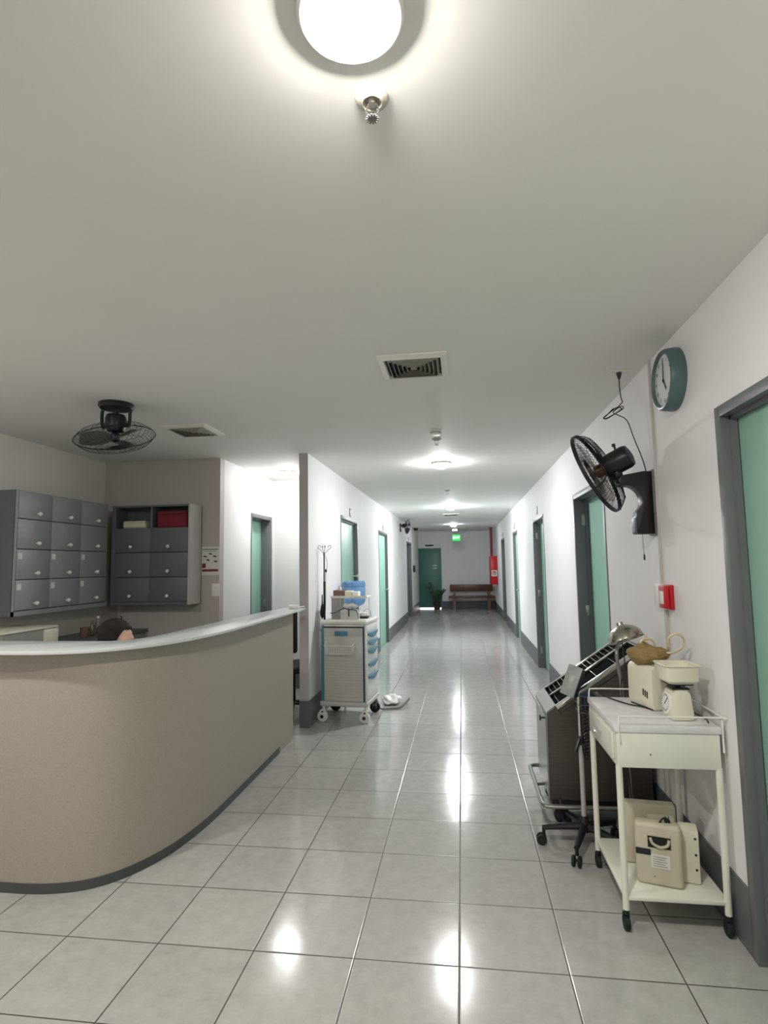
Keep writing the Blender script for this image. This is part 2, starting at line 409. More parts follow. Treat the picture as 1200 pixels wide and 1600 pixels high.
t = thing('smoke_detector', 'white round smoke detector on the ceiling between the square vent and the corridor lamp', 'smoke detector', (-.128, 2.28, H))
MB().lathe([(.05, 0), (.052, -.014), (.046, -.018)], n=32).build('base', WHITE, t)
MB().lathe([(.040, -.016), (.042, -.034), (.036, -.044), (.012, -.047)], n=32).build('sensor_cap', WHITE, t)
g = MB()
for k in range(16):
    a = k*PI/8; g.box(.0395, .0425, -.0042, .0042, -.032, -.024, M=Matrix.Rotation(a, 4, 'Z'))
g.build('sensing_slots', BLACK, t)

# square ceiling diffusers
def vent(x, y, s, label, louvres=True):
    t = thing('ceiling_vent', label, 'air vent', (x, y, H), group='square ceiling vents')
    h = s/2; f = MB()
    def sq(a, za, b, zb):                                  # sloping square ring
        A = [f.bm.verts.new((sx*a, sy*a, za)) for sx, sy in ((-1, -1), (1, -1), (1, 1), (-1, 1))]
        B = [f.bm.verts.new((sx*b, sy*b, zb)) for sx, sy in ((-1, -1), (1, -1), (1, 1), (-1, 1))]
        for i in range(4): f.bm.faces.new((A[i], A[(i+1) % 4], B[(i+1) % 4], B[i]))
    sq(h, -.001, h, -.008); sq(h, -.008, h-.034, -.022); sq(h-.034, -.022, h-.038, -.004)
    f.build('frame', SEAL, t, 0)
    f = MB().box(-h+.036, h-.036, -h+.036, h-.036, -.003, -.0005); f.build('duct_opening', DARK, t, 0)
    n = 6
    f = MB()
    for i in range(n):
        a = (h-.046)*(1-i/n)
        sq(a, -.004, a-.011, -.024); sq(a-.011, -.024, a-.013, -.0235); sq(a-.013, -.0235, a-.002, -.004)
    a = (h-.046)/n*.7; f.box(-a, a, -a*.6, a*.6, -.022, -.020)
    f.build('louvre', VENTD, t, 0)
vent(-.178, .75, .37, 'square white louvred vent in the middle of the ceiling')
vent(-2.03, 1.90, .37, 'square vent on the ceiling beside the black orbit fan')
vent(-.16, 10.35, .36, 'square vent far down the corridor ceiling, before the third lamp')

# ------------------------------------------------------------------ reception counter
base = [(-3.54, .262), (-2.9, .262), (-2.4, .262), (-2.15, .262), (-2.0, .263), (-1.88, .277), (-1.755, .318), (-1.65, .402), (-1.565, .54), (-1.50, .742), (-1.462, 1.05), (-1.455, 1.4), (-1.453, 2.0), (-1.452, 2.68)]
P2 = [Vector((p[0], p[1])) for p in [q.xy for q in smooth_path([(x, y, 0) for x, y in base], 5)]]
def offset(P, d):
    out = []
    for i, p in enumerate(P):
        t = (P[min(i+1, len(P)-1)]-P[max(i-1, 0)]).normalized(); n = Vector((t.y, -t.x)); out.append(p+n*d)
    return out
ctr = thing('reception_counter', 'long curved nurse station counter with beige woven front and grey top', 'counter', (-2.2, .7, 0))
SH = Matrix.Translation((2.2, -.7, 0))
HC = 1.106
def ribbon(P, d0, d1, z0, z1):
    A = offset(P, d0); B = offset(P, d1); return MB().prism([tuple(p) for p in A]+[tuple(p) for p in reversed(B)], z0, z1).xf(SH)
ribbon(P2, 0, -.03, .0, HC).build('front_panel', LAMF, ctr)
kp = [p for p in P2 if p.y < 2.39 or p.x < -1.6]
ribbon(kp, .005, -.002, 0.0, .045).build('kick_strip', KICK, ctr)
out = offset(P2, .10)[:-1] + [Vector((-1.352, 2.74))]
inner = [(-1.56, 2.74), (-1.615, 2.2), (-1.645, 1.2), (-1.655, .8), (-1.69, .62), (-1.78, .54), (-1.95, .525), (-3.54, .525)]
inn = [tuple(q.xy) for q in smooth_path([(x, y, 0) for x, y in inner], 4)]
MB().prism([tuple(p) for p in out]+inn, HC, HC+.018, bev=.003).xf(SH).build('countertop', TOPG, ctr)
MB().prism([(-1.49, 2.55), (-1.49, .95), (-1.56, .65), (-1.75, .40), (-2.2, .30), (-3.5, .30), (-3.5, .80), (-2.2, .80), (-1.86, .95), (-1.84, 2.55)][::-1], .72, .745).xf(SH).build('work_surface', SLATE, ctr)
MB().box(-1.84, -1.49, 2.52, 2.55, 0, .72).xf(SH).build('desk_support', SLATE, ctr)
MB().box(-2.9, -2.87, .32, .78, 0, .72).xf(SH).build('desk_support', SLATE, ctr)
# adapter and its cable on the end of the counter
t = thing('power_adapter', 'small white plug adapter on the end of the reception counter', 'adapter', (-1.43, 2.64, HC+.0195), .2)
MB().box(-.045, .045, -.02, .02, 0, .032, .006).build('body', WHITE, t)
MB().tube(smooth_path([(.045, 0, .012), (.07, .06, .012), (.075, .14, .008), (.07, .26, -.01), (.075, .345, -.03)], 5), .004, 6).build('cable', WHITE, t)

# back worktop along the locker wall
bw = thing('back_worktop', 'dark topped low worktop along the wall under the grey lockers', 'worktop', (-3.29, 1.9, 0))
MB().box(-.245, .25, -1.0, 1.14, .885, .91, .003).build('top', SLATED, bw)
MB().box(-.245, .2, -1.0, 1.14, 0, .885).build('cabinet_body', SLATE, bw)
for k in range(4): MB().box(.2, .216, -.99+k*.53, -.47+k*.53, .06, .875, .003).build('door', SLATE, bw)
t = thing('printer', 'low white and grey printer on the back worktop at the left edge of the picture', 'printer', (-3.3, 1.58, .91))
MB().box(-.19, .19, -.27, .27, .012, .145, .012).build('body', mat('grey_printer_plastic', (150, 150, 142), .5), t)
MB().box(.15, .205, .12, .268, .02, .14, .008).build('side_cover', CREAM, t)
MB().box(-.18, .2, -.275, .272, .145, .16, .005).build('lid', CREAM, t)
MB().box(-.18, .18, -.25, .25, 0, .012).build('foot', BLACK, t)
t = thing('mug', 'small brown mug on the back worktop near the seated person', 'mug', (-3.24, 2.36, .91))
MB().lathe([(.03, 0), (.036, .01), (.038, .085), (.034, .085), (.031, .012)], n=24).build('body', mat('brown_glaze', (120, 96, 76), .3), t)
MB().tube(smooth_path([(.036, 0, .07), (.062, 0, .06), (.06, 0, .03), (.036, 0, .02)], 5), .006, 8).build('handle', mat('brown_glaze_handle', (96, 76, 60), .3), t)
t = thing('bottle', 'slim clear bottle on the back worktop beside the dark hair of the seated person', 'bottle', (-3.25, 2.56, .91))
MB().lathe([(.024, 0), (.026, .01), (.026, .10), (.012, .125), (.011, .145)], n=20).build('body', mat('clear_bottle', (205, 205, 200), .1, trans=.7), t)
MB().cyl((0, 0, .145), (0, 0, .165), .013).build('cap', WHITE, t)
t = thing('bottle', 'dark slim bottle on the back worktop just left of the clear bottle', 'bottle', (-3.25, 2.48, .91))
MB().lathe([(.02, 0), (.022, .01), (.022, .08), (.010, .10), (.010, .12)], n=20).build('body', mat('dark_bottle', (110, 92, 82), .2), t)
MB().cyl((0, 0, .12), (0, 0, .135), .012).build('cap', GREY, t)

# ------------------------------------------------------------------ locker cabinets
def knob_at(par, p, ax):
    a = Vector(ax); p = Vector(p)
    MB().cyl(p, p+a*.014, .008, n=12).ball(p+a*.024, .0165, n=14).build('knob', KNOB, par)
lk = thing('wall_cabinet', 'wide grey cabinet with twelve little doors and white knobs, on the left wall', 'cabinet', (XW+.001, 2.18, 1.155))
LW, LD, LH = 1.14, .235, .965
y0 = -LW/2; rows = [.04, .275, .51, .745, .955]; colsy = [y0+.012, y0+.372, y0+.742, y0+1.12]
MB().box(0, LD, y0, y0+.016, 0, LH).build('side_panel', SLATED, lk)
MB().box(0, LD, y0+LW-.016, y0+LW, 0, LH).box(0, LD, y0+.016, y0+LW-.016, LH-.016, LH).box(0, LD, y0+.016, y0+LW-.016, 0, .030).box(0, .01, y0+.016, y0+LW-.016, .03, LH-.016).build('carcass', SLATE, lk)
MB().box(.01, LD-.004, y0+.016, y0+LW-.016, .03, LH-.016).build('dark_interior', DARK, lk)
MB().box(LD-.004, LD+.016, y0, y0+.009, 0, LH).box(LD-.004, LD+.016, y0, y0+LW, 0, .036).build('front_edge', SLATE, lk)
for c in range(3):
    for r in range(4):
        ya, yb = colsy[c]+.002, colsy[c+1]-.002; za, zb = rows[r]+.003, rows[r+1]-.003
        d = MB().box(LD, LD+.018, ya, yb, za, zb, .0015).build('door', SLATE, lk)
        knob_at(d, (LD+.018, ya+.20*(yb-ya)/.36, za+.045), (1, 0, 0))
        if r < 2:
            MB().box(LD+.018, LD+.0195, ya+.012, ya+.055, zb-.075, zb-.028).build('number_sticker', STICK, d)
cb = thing('wall_cabinet', 'smaller dark grey cabinet with six doors and two open cubbies, on the back wall', 'cabinet', (-2.895, YN-.001, 1.155))
CW, CD, CH = .80, .235, .955
x0 = -CW/2
MB().box(x0+CW-.018, x0+CW, -CD-.016, 0, 0, CH).build('side_panel', mat('light_grey_side_panel', (188, 186, 180), .5), cb)
MB().box(x0, x0+.016, -CD, 0, 0, CH).box(x0, x0+CW-.018, -CD, 0, CH-.018, CH).box(x0, x0+CW-.018, -CD, 0, 0, .03).box(x0, x0+CW, -.01, 0, 0, CH).box(x0+.016, x0+CW-.018, -CD, -.01, .715, .731).box(-.008, .008, -CD, -.01, .731, CH-.018).build('carcass', SLATED, cb)
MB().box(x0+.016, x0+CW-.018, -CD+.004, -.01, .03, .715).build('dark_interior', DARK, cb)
MB().box(x0, x0+.04, -CD-.016, -CD, 0, CH).box(-.006, .006, -CD-.006, -CD, .731, CH-.018).build('front_edge', SLATED, cb)
rz = [.03, .262, .497, .735]
for c in range(2):
    for r in range(3):
        xa = x0+.042 if c == 0 else .001; xb = -.001 if c == 0 else x0+CW-.020
        d = MB().box(xa, xb, -CD-.018, -CD, rz[r]+.003, rz[r+1]-.003, .0015).build('door', SLATED, cb)
        knob_at(d, ((xa+xb)/2-.01 if c == 0 else xa+.19, -CD-.018, rz[r]+.055), (0, -1, 0))
t = thing('storage_bag', 'dark red fabric bag in the right open cubby of the smaller cabinet', 'bag', (-2.70, YN-.13, 1.887))
MB().box(-.155, .155, -.09, .09, 0, .165, .02, 3).build('body', MAROON, t)
MB().box(-.158, .158, -.093, -.085, .125, .14, .002).build('flap_seam', mat('dark_maroon_seam', (92, 24, 38), .8), t)
t = MB().box(-.12, .12, -.09, .09, 0, .055, .022, 3).box(-.118, .116, -.088, .088, .045, .075, .015, 3).build('folded_cloth', CLOTH); t.location = (-3.09, YN-.13, 1.8868)
tag(t, 'folded cream cloth lying in the left open cubby of the smaller cabinet', 'cloth')

# poster and switch on the back wall
po = thing('poster', 'small printed notice with dark pictures, on the back wall beside the smaller cabinet', 'poster', (-2.405, YN-.001, 1.565))
MB().box(-.098, .098, -.002, 0, -.14, .14).build('sheet', PAPER, po)
g = MB()
for i in range(11): g.box(-.078+i*.0145, -.068+i*.0145, -.003, -.0015, .108, .118)
for i in range(9): g.box(-.06+i*.0145, -.050+i*.0145, -.003, -.0015, .092, .097)
g.build('heading', INK, po)
g = MB()
for (px, pz) in ((-.055, .045), (.0, .07), (.045, .045), (-.025, .01), (.055, -.005)):
    g.ball((px, -.002, pz), .013, sx=1.3, sy=.1, sz=.55).ball((px+.012, -.002, pz-.004), .008, sx=1.2, sy=.1, sz=.6)
g.build('pictures', INK, po)
MB().box(-.083, -.045, -.003, -.0015, -.07, -.025).box(-.083, .085, -.003, -.0015, -.105, -.082).build('red_print', INKR, po)
sw = thing('light_switch', 'white light switch plate on the back wall under the printed notice', 'light switch', (-2.345, YN-.001, 1.28))
MB().box(-.036, .036, -.008, 0, -.062, .062, .002).build('plate', WHITE, sw)
for z in (-.03, .0, .03): MB().box(-.014, .014, -.013, -.008, z-.011, z+.011, .002).build('rocker', KNOB, sw)

# ------------------------------------------------------------------ black orbit fan on the ceiling
def wire_cage(R, prof_front, prof_back, nw, wr, nrings=2, n=5):
    """two wire shells around the fan axis (local +z is the front). prof: list of (radius, z)"""
    res = []
    for prof in (prof_front, prof_back):
        g = MB()
        for k in range(nw):
            a = 2*PI*k/nw; ca, sa = math.cos(a), math.sin(a)
            g.tube([(r*ca, r*sa, z) for r, z in smooth_path([(r, z, 0) for r, z in prof], 3) for r, z in [(r, z)]] if False else [(q.x*ca, q.x*sa, q.y) for q in smooth_path([(r, z, 0) for r, z in prof], 3)], wr, n, caps=False)
        for r, z in prof[1:-1]:
            g.tube([(r*math.cos(2*PI*k/48), r*math.sin(2*PI*k/48), z) for k in range(48)], wr*1.25, n, closed=True)
        res.append(g)
    return res
def blade_mb(r0, r1, width, twist, nb, ang0=0):
    bl = []
    for k in range(nb):
        b = MB(); n = 8; th = .0018
        rows_ = []
        for i in range(n+1):
            t = i/n; r = r0+(r1-r0)*t; wd = width*(.45+.75*math.sin(min(1, t*1.15+.12)*PI*.62)); 
            if t > .85: wd *= 1-(t-.85)*2.2
            row = []
            for j in range(5):
                u = (j/4-.5)*wd; z = u*math.sin(twist)*(1-.3*t)+.012*(1-(2*j/4-1)**2)
                row.append((r, u*math.cos(twist), z))
            rows_.append(row)
        A = [[b.bm.verts.new(p) for p in row] for row in rows_]
        B = [[b.bm.verts.new((p[0], p[1], p[2]-th)) for p in row] for row in rows_]
        for i in range(n):
            for j in range(4):
                b.bm.faces.new((A[i][j], A[i+1][j], A[i+1][j+1], A[i][j+1])); b.bm.faces.new((B[i][j], B[i][j+1], B[i+1][j+1], B[i+1][j]))
            b.bm.faces.new((A[i][0], B[i][0], B[i+1][0], A[i+1][0])); b.bm.faces.new((A[i][4], A[i+1][4], B[i+1][4], B[i][4]))
        for j in range(4):
            b.bm.faces.new((A[0][j], A[0][j+1], B[0][j+1], B[0][j])); b.bm.faces.new((A[n][j], B[n][j], B[n][j+1], A[n][j+1]))
        b.xf(Matrix.Rotation(ang0+2*PI*k/nb, 4, 'Z')); bl.append(b)
    return bl
of = thing('orbit_fan', 'black caged orbit fan hanging from the ceiling over the nurse station', 'fan', (-2.19, 1.13, H))
MB().lathe([(.108, 0), (.11, -.02), (.10, -.034), (.03, -.038)], n=40).build('ceiling_base', BLACK, of)
y = MB()
for s in (-1, 1):
    y.tube(smooth_path([(s*.092, 0, -.03), (s*.100, 0, -.06), (s*.098, 0, -.13), (s*.085, 0, -.16)], 4), .011, 8).cyl((s*.095, 0, -.145), (s*.06, 0, -.145), .015)
y.cyl((0, 0, -.03), (0, 0, -.07), .018)
y.build('yoke', BLACK, of)
MB().lathe([(.03, -.068), (.056, -.075), (.066, -.10), (.066, -.15), (.052, -.185), (.022, -.195)], n=28).build('motor_housing', BLACK, of)
TM = Matrix.Translation((.0, 0, -.228)) @ Matrix.Rotation(math.radians(-11), 4, 'Y') @ Matrix.Rotation(PI, 4, 'X')
fr, bk = wire_cage(.25, [(.04, .068), (.12, .066), (.20, .048), (.25, 0)], [(.055, -.058), (.14, -.062), (.21, -.042), (.25, 0)], 40, .0010)
fr.tube([(.25*math.cos(2*PI*k/64), .25*math.sin(2*PI*k/64), 0) for k in range(64)], .0032, 6, closed=True)
fr.xf(TM).build('front_guard', BLACKM, of); bk.xf(TM).build('rear_guard', BLACKM, of)
MB().lathe([(.005, .074), (.04, .072), (.045, .066), (.005, .062)], n=28).xf(TM).build('guard_badge', BLACK, of)
MB().lathe([(.03, -.025), (.034, 0), (.026, .02), (.004, .026)], n=24).xf(TM).build('hub', BLACK, of)
SMOKE = mat('smoky_fan_blade', (120, 120, 118), .3, var=.05, trans=.55)
for b in blade_mb(.03, .215, .13, .4, 3, .3): b.xf(TM).build('blade', SMOKE, of)

# ------------------------------------------------------------------ black wall fan
wf = thing('wall_fan', 'black wall-mounted fan on a curved bracket below the teal clock', 'fan', (XR, 1.0, 1.8))
def prof_poly(pts): return [(x-XR, z-1.8) for x, z in pts]
arc = [(1.02+.0*math.cos(a), 0) for a in (0,)]
poly = [(1.103, 1.985), (1.05, 1.987), (.935, 1.968), (.918, 1.945), (.925, 1.915)] + [(.955+.085*math.sin(a), 1.828+.085*math.cos(a)) for a in [PI*k/12 for k in range(0, 10)]] + [(1.0, 1.735), (1.0, 1.65), (1.008, 1.643), (1.103, 1.643)]
MB().prism(prof_poly(poly)[::-1], -.045, .045, 'y', bev=.004).build('bracket', BLACK, wf)
MB().box(-.012, 0, -.055, .055, -.165, .195, .003).build('wall_plate', GREY, wf)
AX = Vector((-.79, .47, -.40)).normalized(); CC = Vector((.838, 1.05, 2.005))-Vector((XR, 1.0, 1.8))
q = Vector((0, 0, 1)).rotation_difference(AX); FM = Matrix.Translation(CC) @ q.to_matrix().to_4x4()
R = .246
fr, bk = wire_cage(R, [(.05, .036), (.12, .036), (.20, .031), (R-.004, .018)], [(.055, -.05), (.13, -.056), (.205, -.040), (R-.004, .006)], 64, .0011)
fr.xf(FM).build('front_guard', BLACKM, wf); bk.xf(FM).build('rear_guard', BLACKM, wf)
MB().lathe([(R-.006, .002), (R+.001, .003), (R+.002, .022), (R-.006, .024), (R-.007, .012)], n=64, cap=False).xf(FM).build('guard_rim', BLACK, wf)
g = MB()
for k in range(4):
    a = k*PI/2+.5; g.tube([(r*math.cos(a), r*math.sin(a), z) for r, z in ((.05, -.052), (.13, -.058), (.205, -.042), (R, .004))], .004, 6)
g.xf(FM).build('guard_struts', BLACK, wf)
MB().lathe([(.004, .042), (.05, .040), (.056, .035), (.004, .033)], n=32).xf(FM).build('front_cap', BLACK, wf)
FBL = mat('translucent_fan_blade', (205, 202, 196), .15, trans=.9); FBL.node_tree.nodes['Principled BSDF'].inputs['IOR'].default_value = 1.08
for b in blade_mb(.03, .20, .11, .35, 3, .9): b.xf(FM).build('blade', FBL, wf)
MB().lathe([(.036, -.035), (.040, -.005), (.034, .014), (.008, .024)], n=28).xf(FM).build('hub', AMBER, wf)
MB().lathe([(.035, -.042), (.062, -.050), (.066, -.075), (.066, -.17), (.058, -.19), (.03, -.198)], n=32).xf(FM).build('motor_housing', BLACK, wf)
pk = FM @ Vector((0, 0, -.11)); MB().cyl(pk+Vector((0, 0, .055)), pk+Vector((-.008, 0, .09)), .006).cyl(pk+Vector((-.010, 0, .088)), pk+Vector((-.013, 0, .104)), .011, .009).build('oscillation_knob', BLACK, wf)
nb = FM @ Vector((0, 0, -.085)); tip = Vector((.935-XR, 0, 1.942-1.8))
MB().tube(smooth_path([nb, nb+Vector((.02, -.02, -.06)), tip+Vector((-.005, 0, .015)), tip+Vector((.02, 0, 0))], 5), [.028]*5+[.026]*5+[.022]*6, 12).ball(tip+Vector((-.005, -.02, 0)), .022).build('tilt_joint', BLACK, wf)
MB().tube([(-.068, -.01, -.157), (-.066, -.01, -.24), (-.064, -.01, -.27)], .0012, 5).lathe([(.002, 0), (.005, .006), (.004, .03), (.002, .034)], (-.064, -.01, -.30), (0, 0, 1), 10).build('pull_cord', BLACK, wf)
# its power cord to the ceiling outlet
t = thing('fan_power_cord', 'black cord bundled in a loop, running from the ceiling outlet down to the wall fan', 'cord', (.985, 1.075, H))
K = [(-.003, 0, -.008), (.0, .004, -.05), (.002, .012, -.075), (.010, .03, -.12), (.020, .05, -.15), (.026, .06, -.165), (-.004, .09, -.195)]
def W(x, y, z): return (x-.985, y-1.075, z-H)
loops = [W(.99, 1.25, 2.42), W(.955, 1.27, 2.385), W(.935, 1.27, 2.37), W(.955, 1.27, 2.365), W(1.01, 1.25, 2.395), W(1.035, 1.24, 2.415), W(1.01, 1.25, 2.425), W(.965, 1.27, 2.395), W(.94, 1.28, 2.375), W(.96, 1.27, 2.37), W(1.03, 1.24, 2.405), W(1.045, 1.235, 2.42), W(1.03, 1.24, 2.428), W(.99, 1.26, 2.40)]
tail = [W(1.01, 1.22, 2.37), W(1.04, 1.16, 2.32), W(1.055, 1.10, 2.20), W(1.07, 1.05, 2.10), W(1.078, 1.02, 2.03), W(1.078, 1.0, 1.99)]
MB().tube(smooth_path(K+loops+tail, 4), .0032, 6).build('cord', BLACK, t)
MB().lathe([(.006, -.045), (.010, -.03), (.016, -.008), (.016, -.006)], (0, 0, 0), (0, 0, 1), 14).build('plug', BLACK, t)
o = MB().box(-.06, .06, -.038, .038, -.006, 0, .002).build('ceiling_outlet', SEAL); o.location = (.985, 1.075, H); tag(o, 'cream outlet plate on the ceiling above the wall fan', 'outlet')

# ------------------------------------------------------------------ clock
ck = thing('wall_clock', 'round teal wall clock with a white face, high on the right wall', 'clock', (XR, .575, 2.372))
XA_ = Matrix.Rotation(-PI/2, 4, 'Y')          # lathe axis to -x
R1 = .152
MB().lathe([(R1, 0), (R1+.001, .012), (R1-.004, .055), (R1-.012, .066), (R1-.020, .068), (R1-.026, .060), (R1-.027, .050), (.001, .050)], axis=(-1, 0, 0), n=64).build('case', CLOCKT, ck)
MB().lathe([(.001, .0515), (R1-.0275, .0515), (R1-.0275, .052), (.001, .0525)], axis=(-1, 0, 0), n=48).build('face', CLOCKF, ck)
def faceM(y, z, rot=0): return Matrix(((0, 0, -1, -.0535), (-1, 0, 0, y), (0, 1, 0, z), (0, 0, 0, 1))) @ Matrix.Rotation(rot, 4, 'Z')
g = MB()
for h in range(1, 13):
    a = h*PI/6; rr = .100
    tm = text_mb(str(h), .026, faceM(-rr*math.sin(a), rr*math.cos(a)), .0003); me = bpy.data.meshes.new('x'); tm.bm.to_mesh(me); tm.bm.free(); g.bm.from_mesh(me); bpy.data.meshes.remove(me)
g.build('numerals', INK, ck, 0)
MB().box(-.0045, .0045, -.012, .088, -.0005, .0005).xf(faceM(0, 0, -.05)).xf(Matrix.Translation((-.002, 0, 0))).build('minute_hand', BLACK, ck)
MB().box(-.006, .006, -.012, .058, -.0005, .0005).xf(faceM(0, 0, -2.62)).xf(Matrix.Translation((-.001, 0, 0))).build('hour_hand', BLACK, ck)
MB().cyl((-.053, 0, 0), (-.058, 0, 0), .007).build('hand_pin', BLACK, ck)

# conduit, call point
cd = MB().box(XR-.012, XR, .905, .921, 1.375, H-.001, .002).build('conduit', mat('painted_conduit', (200, 196, 188), .5)); tag(cd, 'thin painted conduit running down the right wall beside the clock', 'conduit')
cd2 = MB().box(XR-.014, XR, .86, .888, .30, 1.24, .002).build('conduit', mat('painted_conduit_low', (196, 192, 184), .5)); tag(cd2, 'painted conduit on the right wall below the red call point', 'conduit')
sp = thing('junction_box', 'small white box at the foot of the conduit, beside the red call point', 'junction box', (XR, .932, 1.315))
MB().box(-.030, 0, -.040, .046, -.062, .062, .004).build('box', KNOB, sp)
cp = thing('call_point', 'red emergency call point on the right wall beside the small white box', 'call point', (XR, .815, 1.312))
MB().box(-.020, 0, -.050, .050, -.062, .062, .004).build('back_plate', RED, cp)
MB().box(-.045, -.020, -.046, .046, -.058, .058, .006).build('red_housing', RED, cp)
MB().box(-.0465, -.045, -.03, .03, -.035, .03, .0005).build('push_plate', KNOB, cp)
# ------------------------------------------------------------------ white instrument trolley table
tb = thing('instrument_table', 'cream enamelled steel trolley table with a drawer and low shelf by the near door', 'table', (.872, .525, 0))
hx, hy = .203, .255
MB().box(-hx, hx, -hy, hy, .645, .788, .004).build('drawer_case', ENAMEL, tb)
MB().box(-hx-.006, hx+.006, -hy-.006, hy+.006, .788, .815, .003).build('tabletop', WORN, tb)
dr = MB().box(-hx-.010, -hx, -.215, .215, .668, .772, .003).build('drawer', ENAMEL, tb)
MB().tube(smooth_path([(-hx-.010, -.035, .725), (-hx-.032, -.03, .723), (-hx-.032, .03, .723), (-hx-.010, .035, .725)], 5), .006, 8).build('drawer_handle', CHROME, dr)
for sx in (-1, 1):
    for sy in (-1, 1):
        px, py = sx*(hx-.008), sy*(hy-.012)
        L = MB().cyl((px, py, .085), (px, py, .65), .0135, n=16).build('leg', ENAMEL, tb)
        MB().cyl((px, py, .066), (px, py, .09), .011, n=12).box(px-.014, px+.014, py-.004+.01, py+.004+.01, .03, .07, .002).cyl((px-.011, py+.008, .029), (px+.011, py+.008, .029), .029, n=20, bev=.004).build('caster', RUB, L)
MB().box(-hx+.002, hx-.002, -hy+.004, hy-.004, .122, .138, .003).build('lower_shelf', ENAMEL, tb)
rl = MB()
rl.tube(smooth_path([(-hx+.012, -hy-.012, .752), (-hx+.008, -hy-.014, .81), (-hx+.012, -hy-.012, .850), (-hx+.03, -hy-.01, .854), (0, -hy-.01, .855), (hx+.002, -hy-.01, .856), (hx+.014, -hy+.002, .855), (hx+.014, 0, .855), (hx+.014, hy-.02, .855), (hx+.008, hy+.004, .855), (0, hy+.008, .855), (-hx+.03, hy+.008, .855), (-hx+.006, hy+.008, .845), (-hx+.004, hy+.008, .78)], 4), .0036, 8)
rl.cyl((hx+.012, -hy, .715), (hx+.012, -hy, .856), .0036, n=8)
rl.build('guard_rail', KNOB, tb)
MB().cyl((-.07, -hy-.001, .70), (-.07, -hy+.004, .70), .004, n=10).build('rivet', GREY, tb)

TZ = .816
# dial scale with a pan
sl = thing('dial_scale', 'cream mechanical dial scale with a deep square pan, on top of the cream trolley table', 'scale', (.968, .40, TZ), .05)
MB().prism([(-.050, .0), (.042, .0), (.044, .03), (.034, .115), (.018, .127), (-.026, .127), (-.040, .115), (-.053, .03)], -.052, .052, 'y', bev=.010).build('body', CREAM, sl)
DF = Matrix.Translation((-.046, 0, .066)) @ Matrix.Rotation(.11, 4, 'Y')
MB().lathe([(.046, 0), (.046, .007), (.040, .009), (.001, .009)], axis=(-1, 0, 0), n=32).xf(DF).build('dial', WHITE, sl)
g = MB()
for k in range(20):
    a = k*PI/10; g.box(-.0105, -.0095, -.001, .001, .030, .037, M=Matrix.Rotation(a, 4, 'X'))
g.box(-.0115, -.0105, -.0015, .0015, -.01, .034, M=Matrix.Rotation(.7, 4, 'X')).xf(DF).build('dial_marks', INK, sl)
MB().box(-.035, .035, -.035, .035, .127, .134).cyl((0, 0, .13), (0, 0, .155), .012).box(-.05, .05, -.045, .045, .146, .152, .002).build('pan_support', BLACK, sl)
pn = MB(); pb = .052; pt = .072
ring = lambda r, z, k=1.0: [(sx*r, sy*r*1.05, z) for sx, sy in ((-1, -.82), (-.82, -1), (.82, -1), (1, -.82), (1, .82), (.82, 1), (-.82, 1), (-1, .82))]
rings = [ring(pb-.012, .172), ring(pb, .174), ring(.071, .188), ring(pt+.002, .252), ring(pt+.008, .256), ring(pt+.006, .259), ring(pt-.003, .256), ring(.062, .192), ring(pb-.010, .178)]
VV = [[pn.bm.verts.new(p) for p in r] for r in rings]
for i in range(len(VV)-1):
    for k in range(8): pn.bm.faces.new((VV[i][k], VV[i][(k+1) % 8], VV[i+1][(k+1) % 8], VV[i+1][k]))
pn.bm.faces.new(VV[0]); pn.bm.faces.new(VV[-1])
pn.xf(Matrix.Translation((0, 0, -.012)) @ Matrix.Diagonal((.95, .95, .95, 1))).build('pan', CREAM, sl, 50)
# suction machine with its cloth and hoses
pm = thing('suction_machine', 'cream suction machine standing behind the dial scale on the cream trolley table', 'medical machine', (.925, .615, TZ), .32)
MB().prism([(-.055, 0), (.055, 0), (.06, .04), (.055, .165), (.01, .175), (-.045, .20), (-.062, .18), (-.064, .03)], -.092, .092, 'y', bev=.008).build('body', CREAM, pm)
MB().box(-.058, .058, -.08, .08, -.0, .006).build('foot', BLACK, pm)
g = MB()
for k in range(3): g.box(-.0655, -.0625, -.06+k*.014, -.053+k*.014, .05+.004*k, .08+.004*k)
g.build('vent_slot', BLACK, pm)
bg = MB(); bg.ball((0, 0, 0), .078, sx=1.05, sy=1.15, sz=.52, n=56)
for v in bg.bm.verts:
    n = math.sin(v.co.x*90+v.co.z*60)*.005+math.sin(v.co.y*70-v.co.x*50)*.005+abs(math.sin(v.co.z*190+v.co.y*120+3*math.sin(v.co.x*60)))*.007+abs(math.sin(v.co.x*150-v.co.y*100+v.co.z*80))*.005; v.co += v.co.normalized()*n
o = bg.build('crumpled_cloth', OCHRE, smooth=180); o.location = (.915, .625, TZ+.236); tag(o, 'crumpled brown cloth heaped on top of the cream suction machine', 'cloth')
th = MB()
th.tube(smooth_path([(.945, .66, 1.05), (.99, .62, 1.055), (1.03, .6, 1.06), (1.062, .57, 1.09), (1.065, .56, 1.125), (1.045, .555, 1.148), (1.015, .56, 1.145), (.998, .57, 1.12), (1.0, .58, 1.09), (1.01, .6, 1.07)], 5), .0052, 8)
th.tube(smooth_path([(.93, .70, 1.045), (.905, .68, 1.065), (.90, .66, 1.09), (.915, .65, 1.112), (.94, .65, 1.115), (.962, .655, 1.10), (.97, .66, 1.07), (.965, .67, 1.05)], 5), .0052, 8)
th.cyl((.928, .652, 1.10), (.926, .652, 1.135), .006)
th.xf(Matrix.Translation((-.012, -.03, .010)))
o = th.build('rubber_tubing', TUBEM); tag(o, 'yellowed rubber tubing looped above the suction machine on the trolley table', 'tubing')
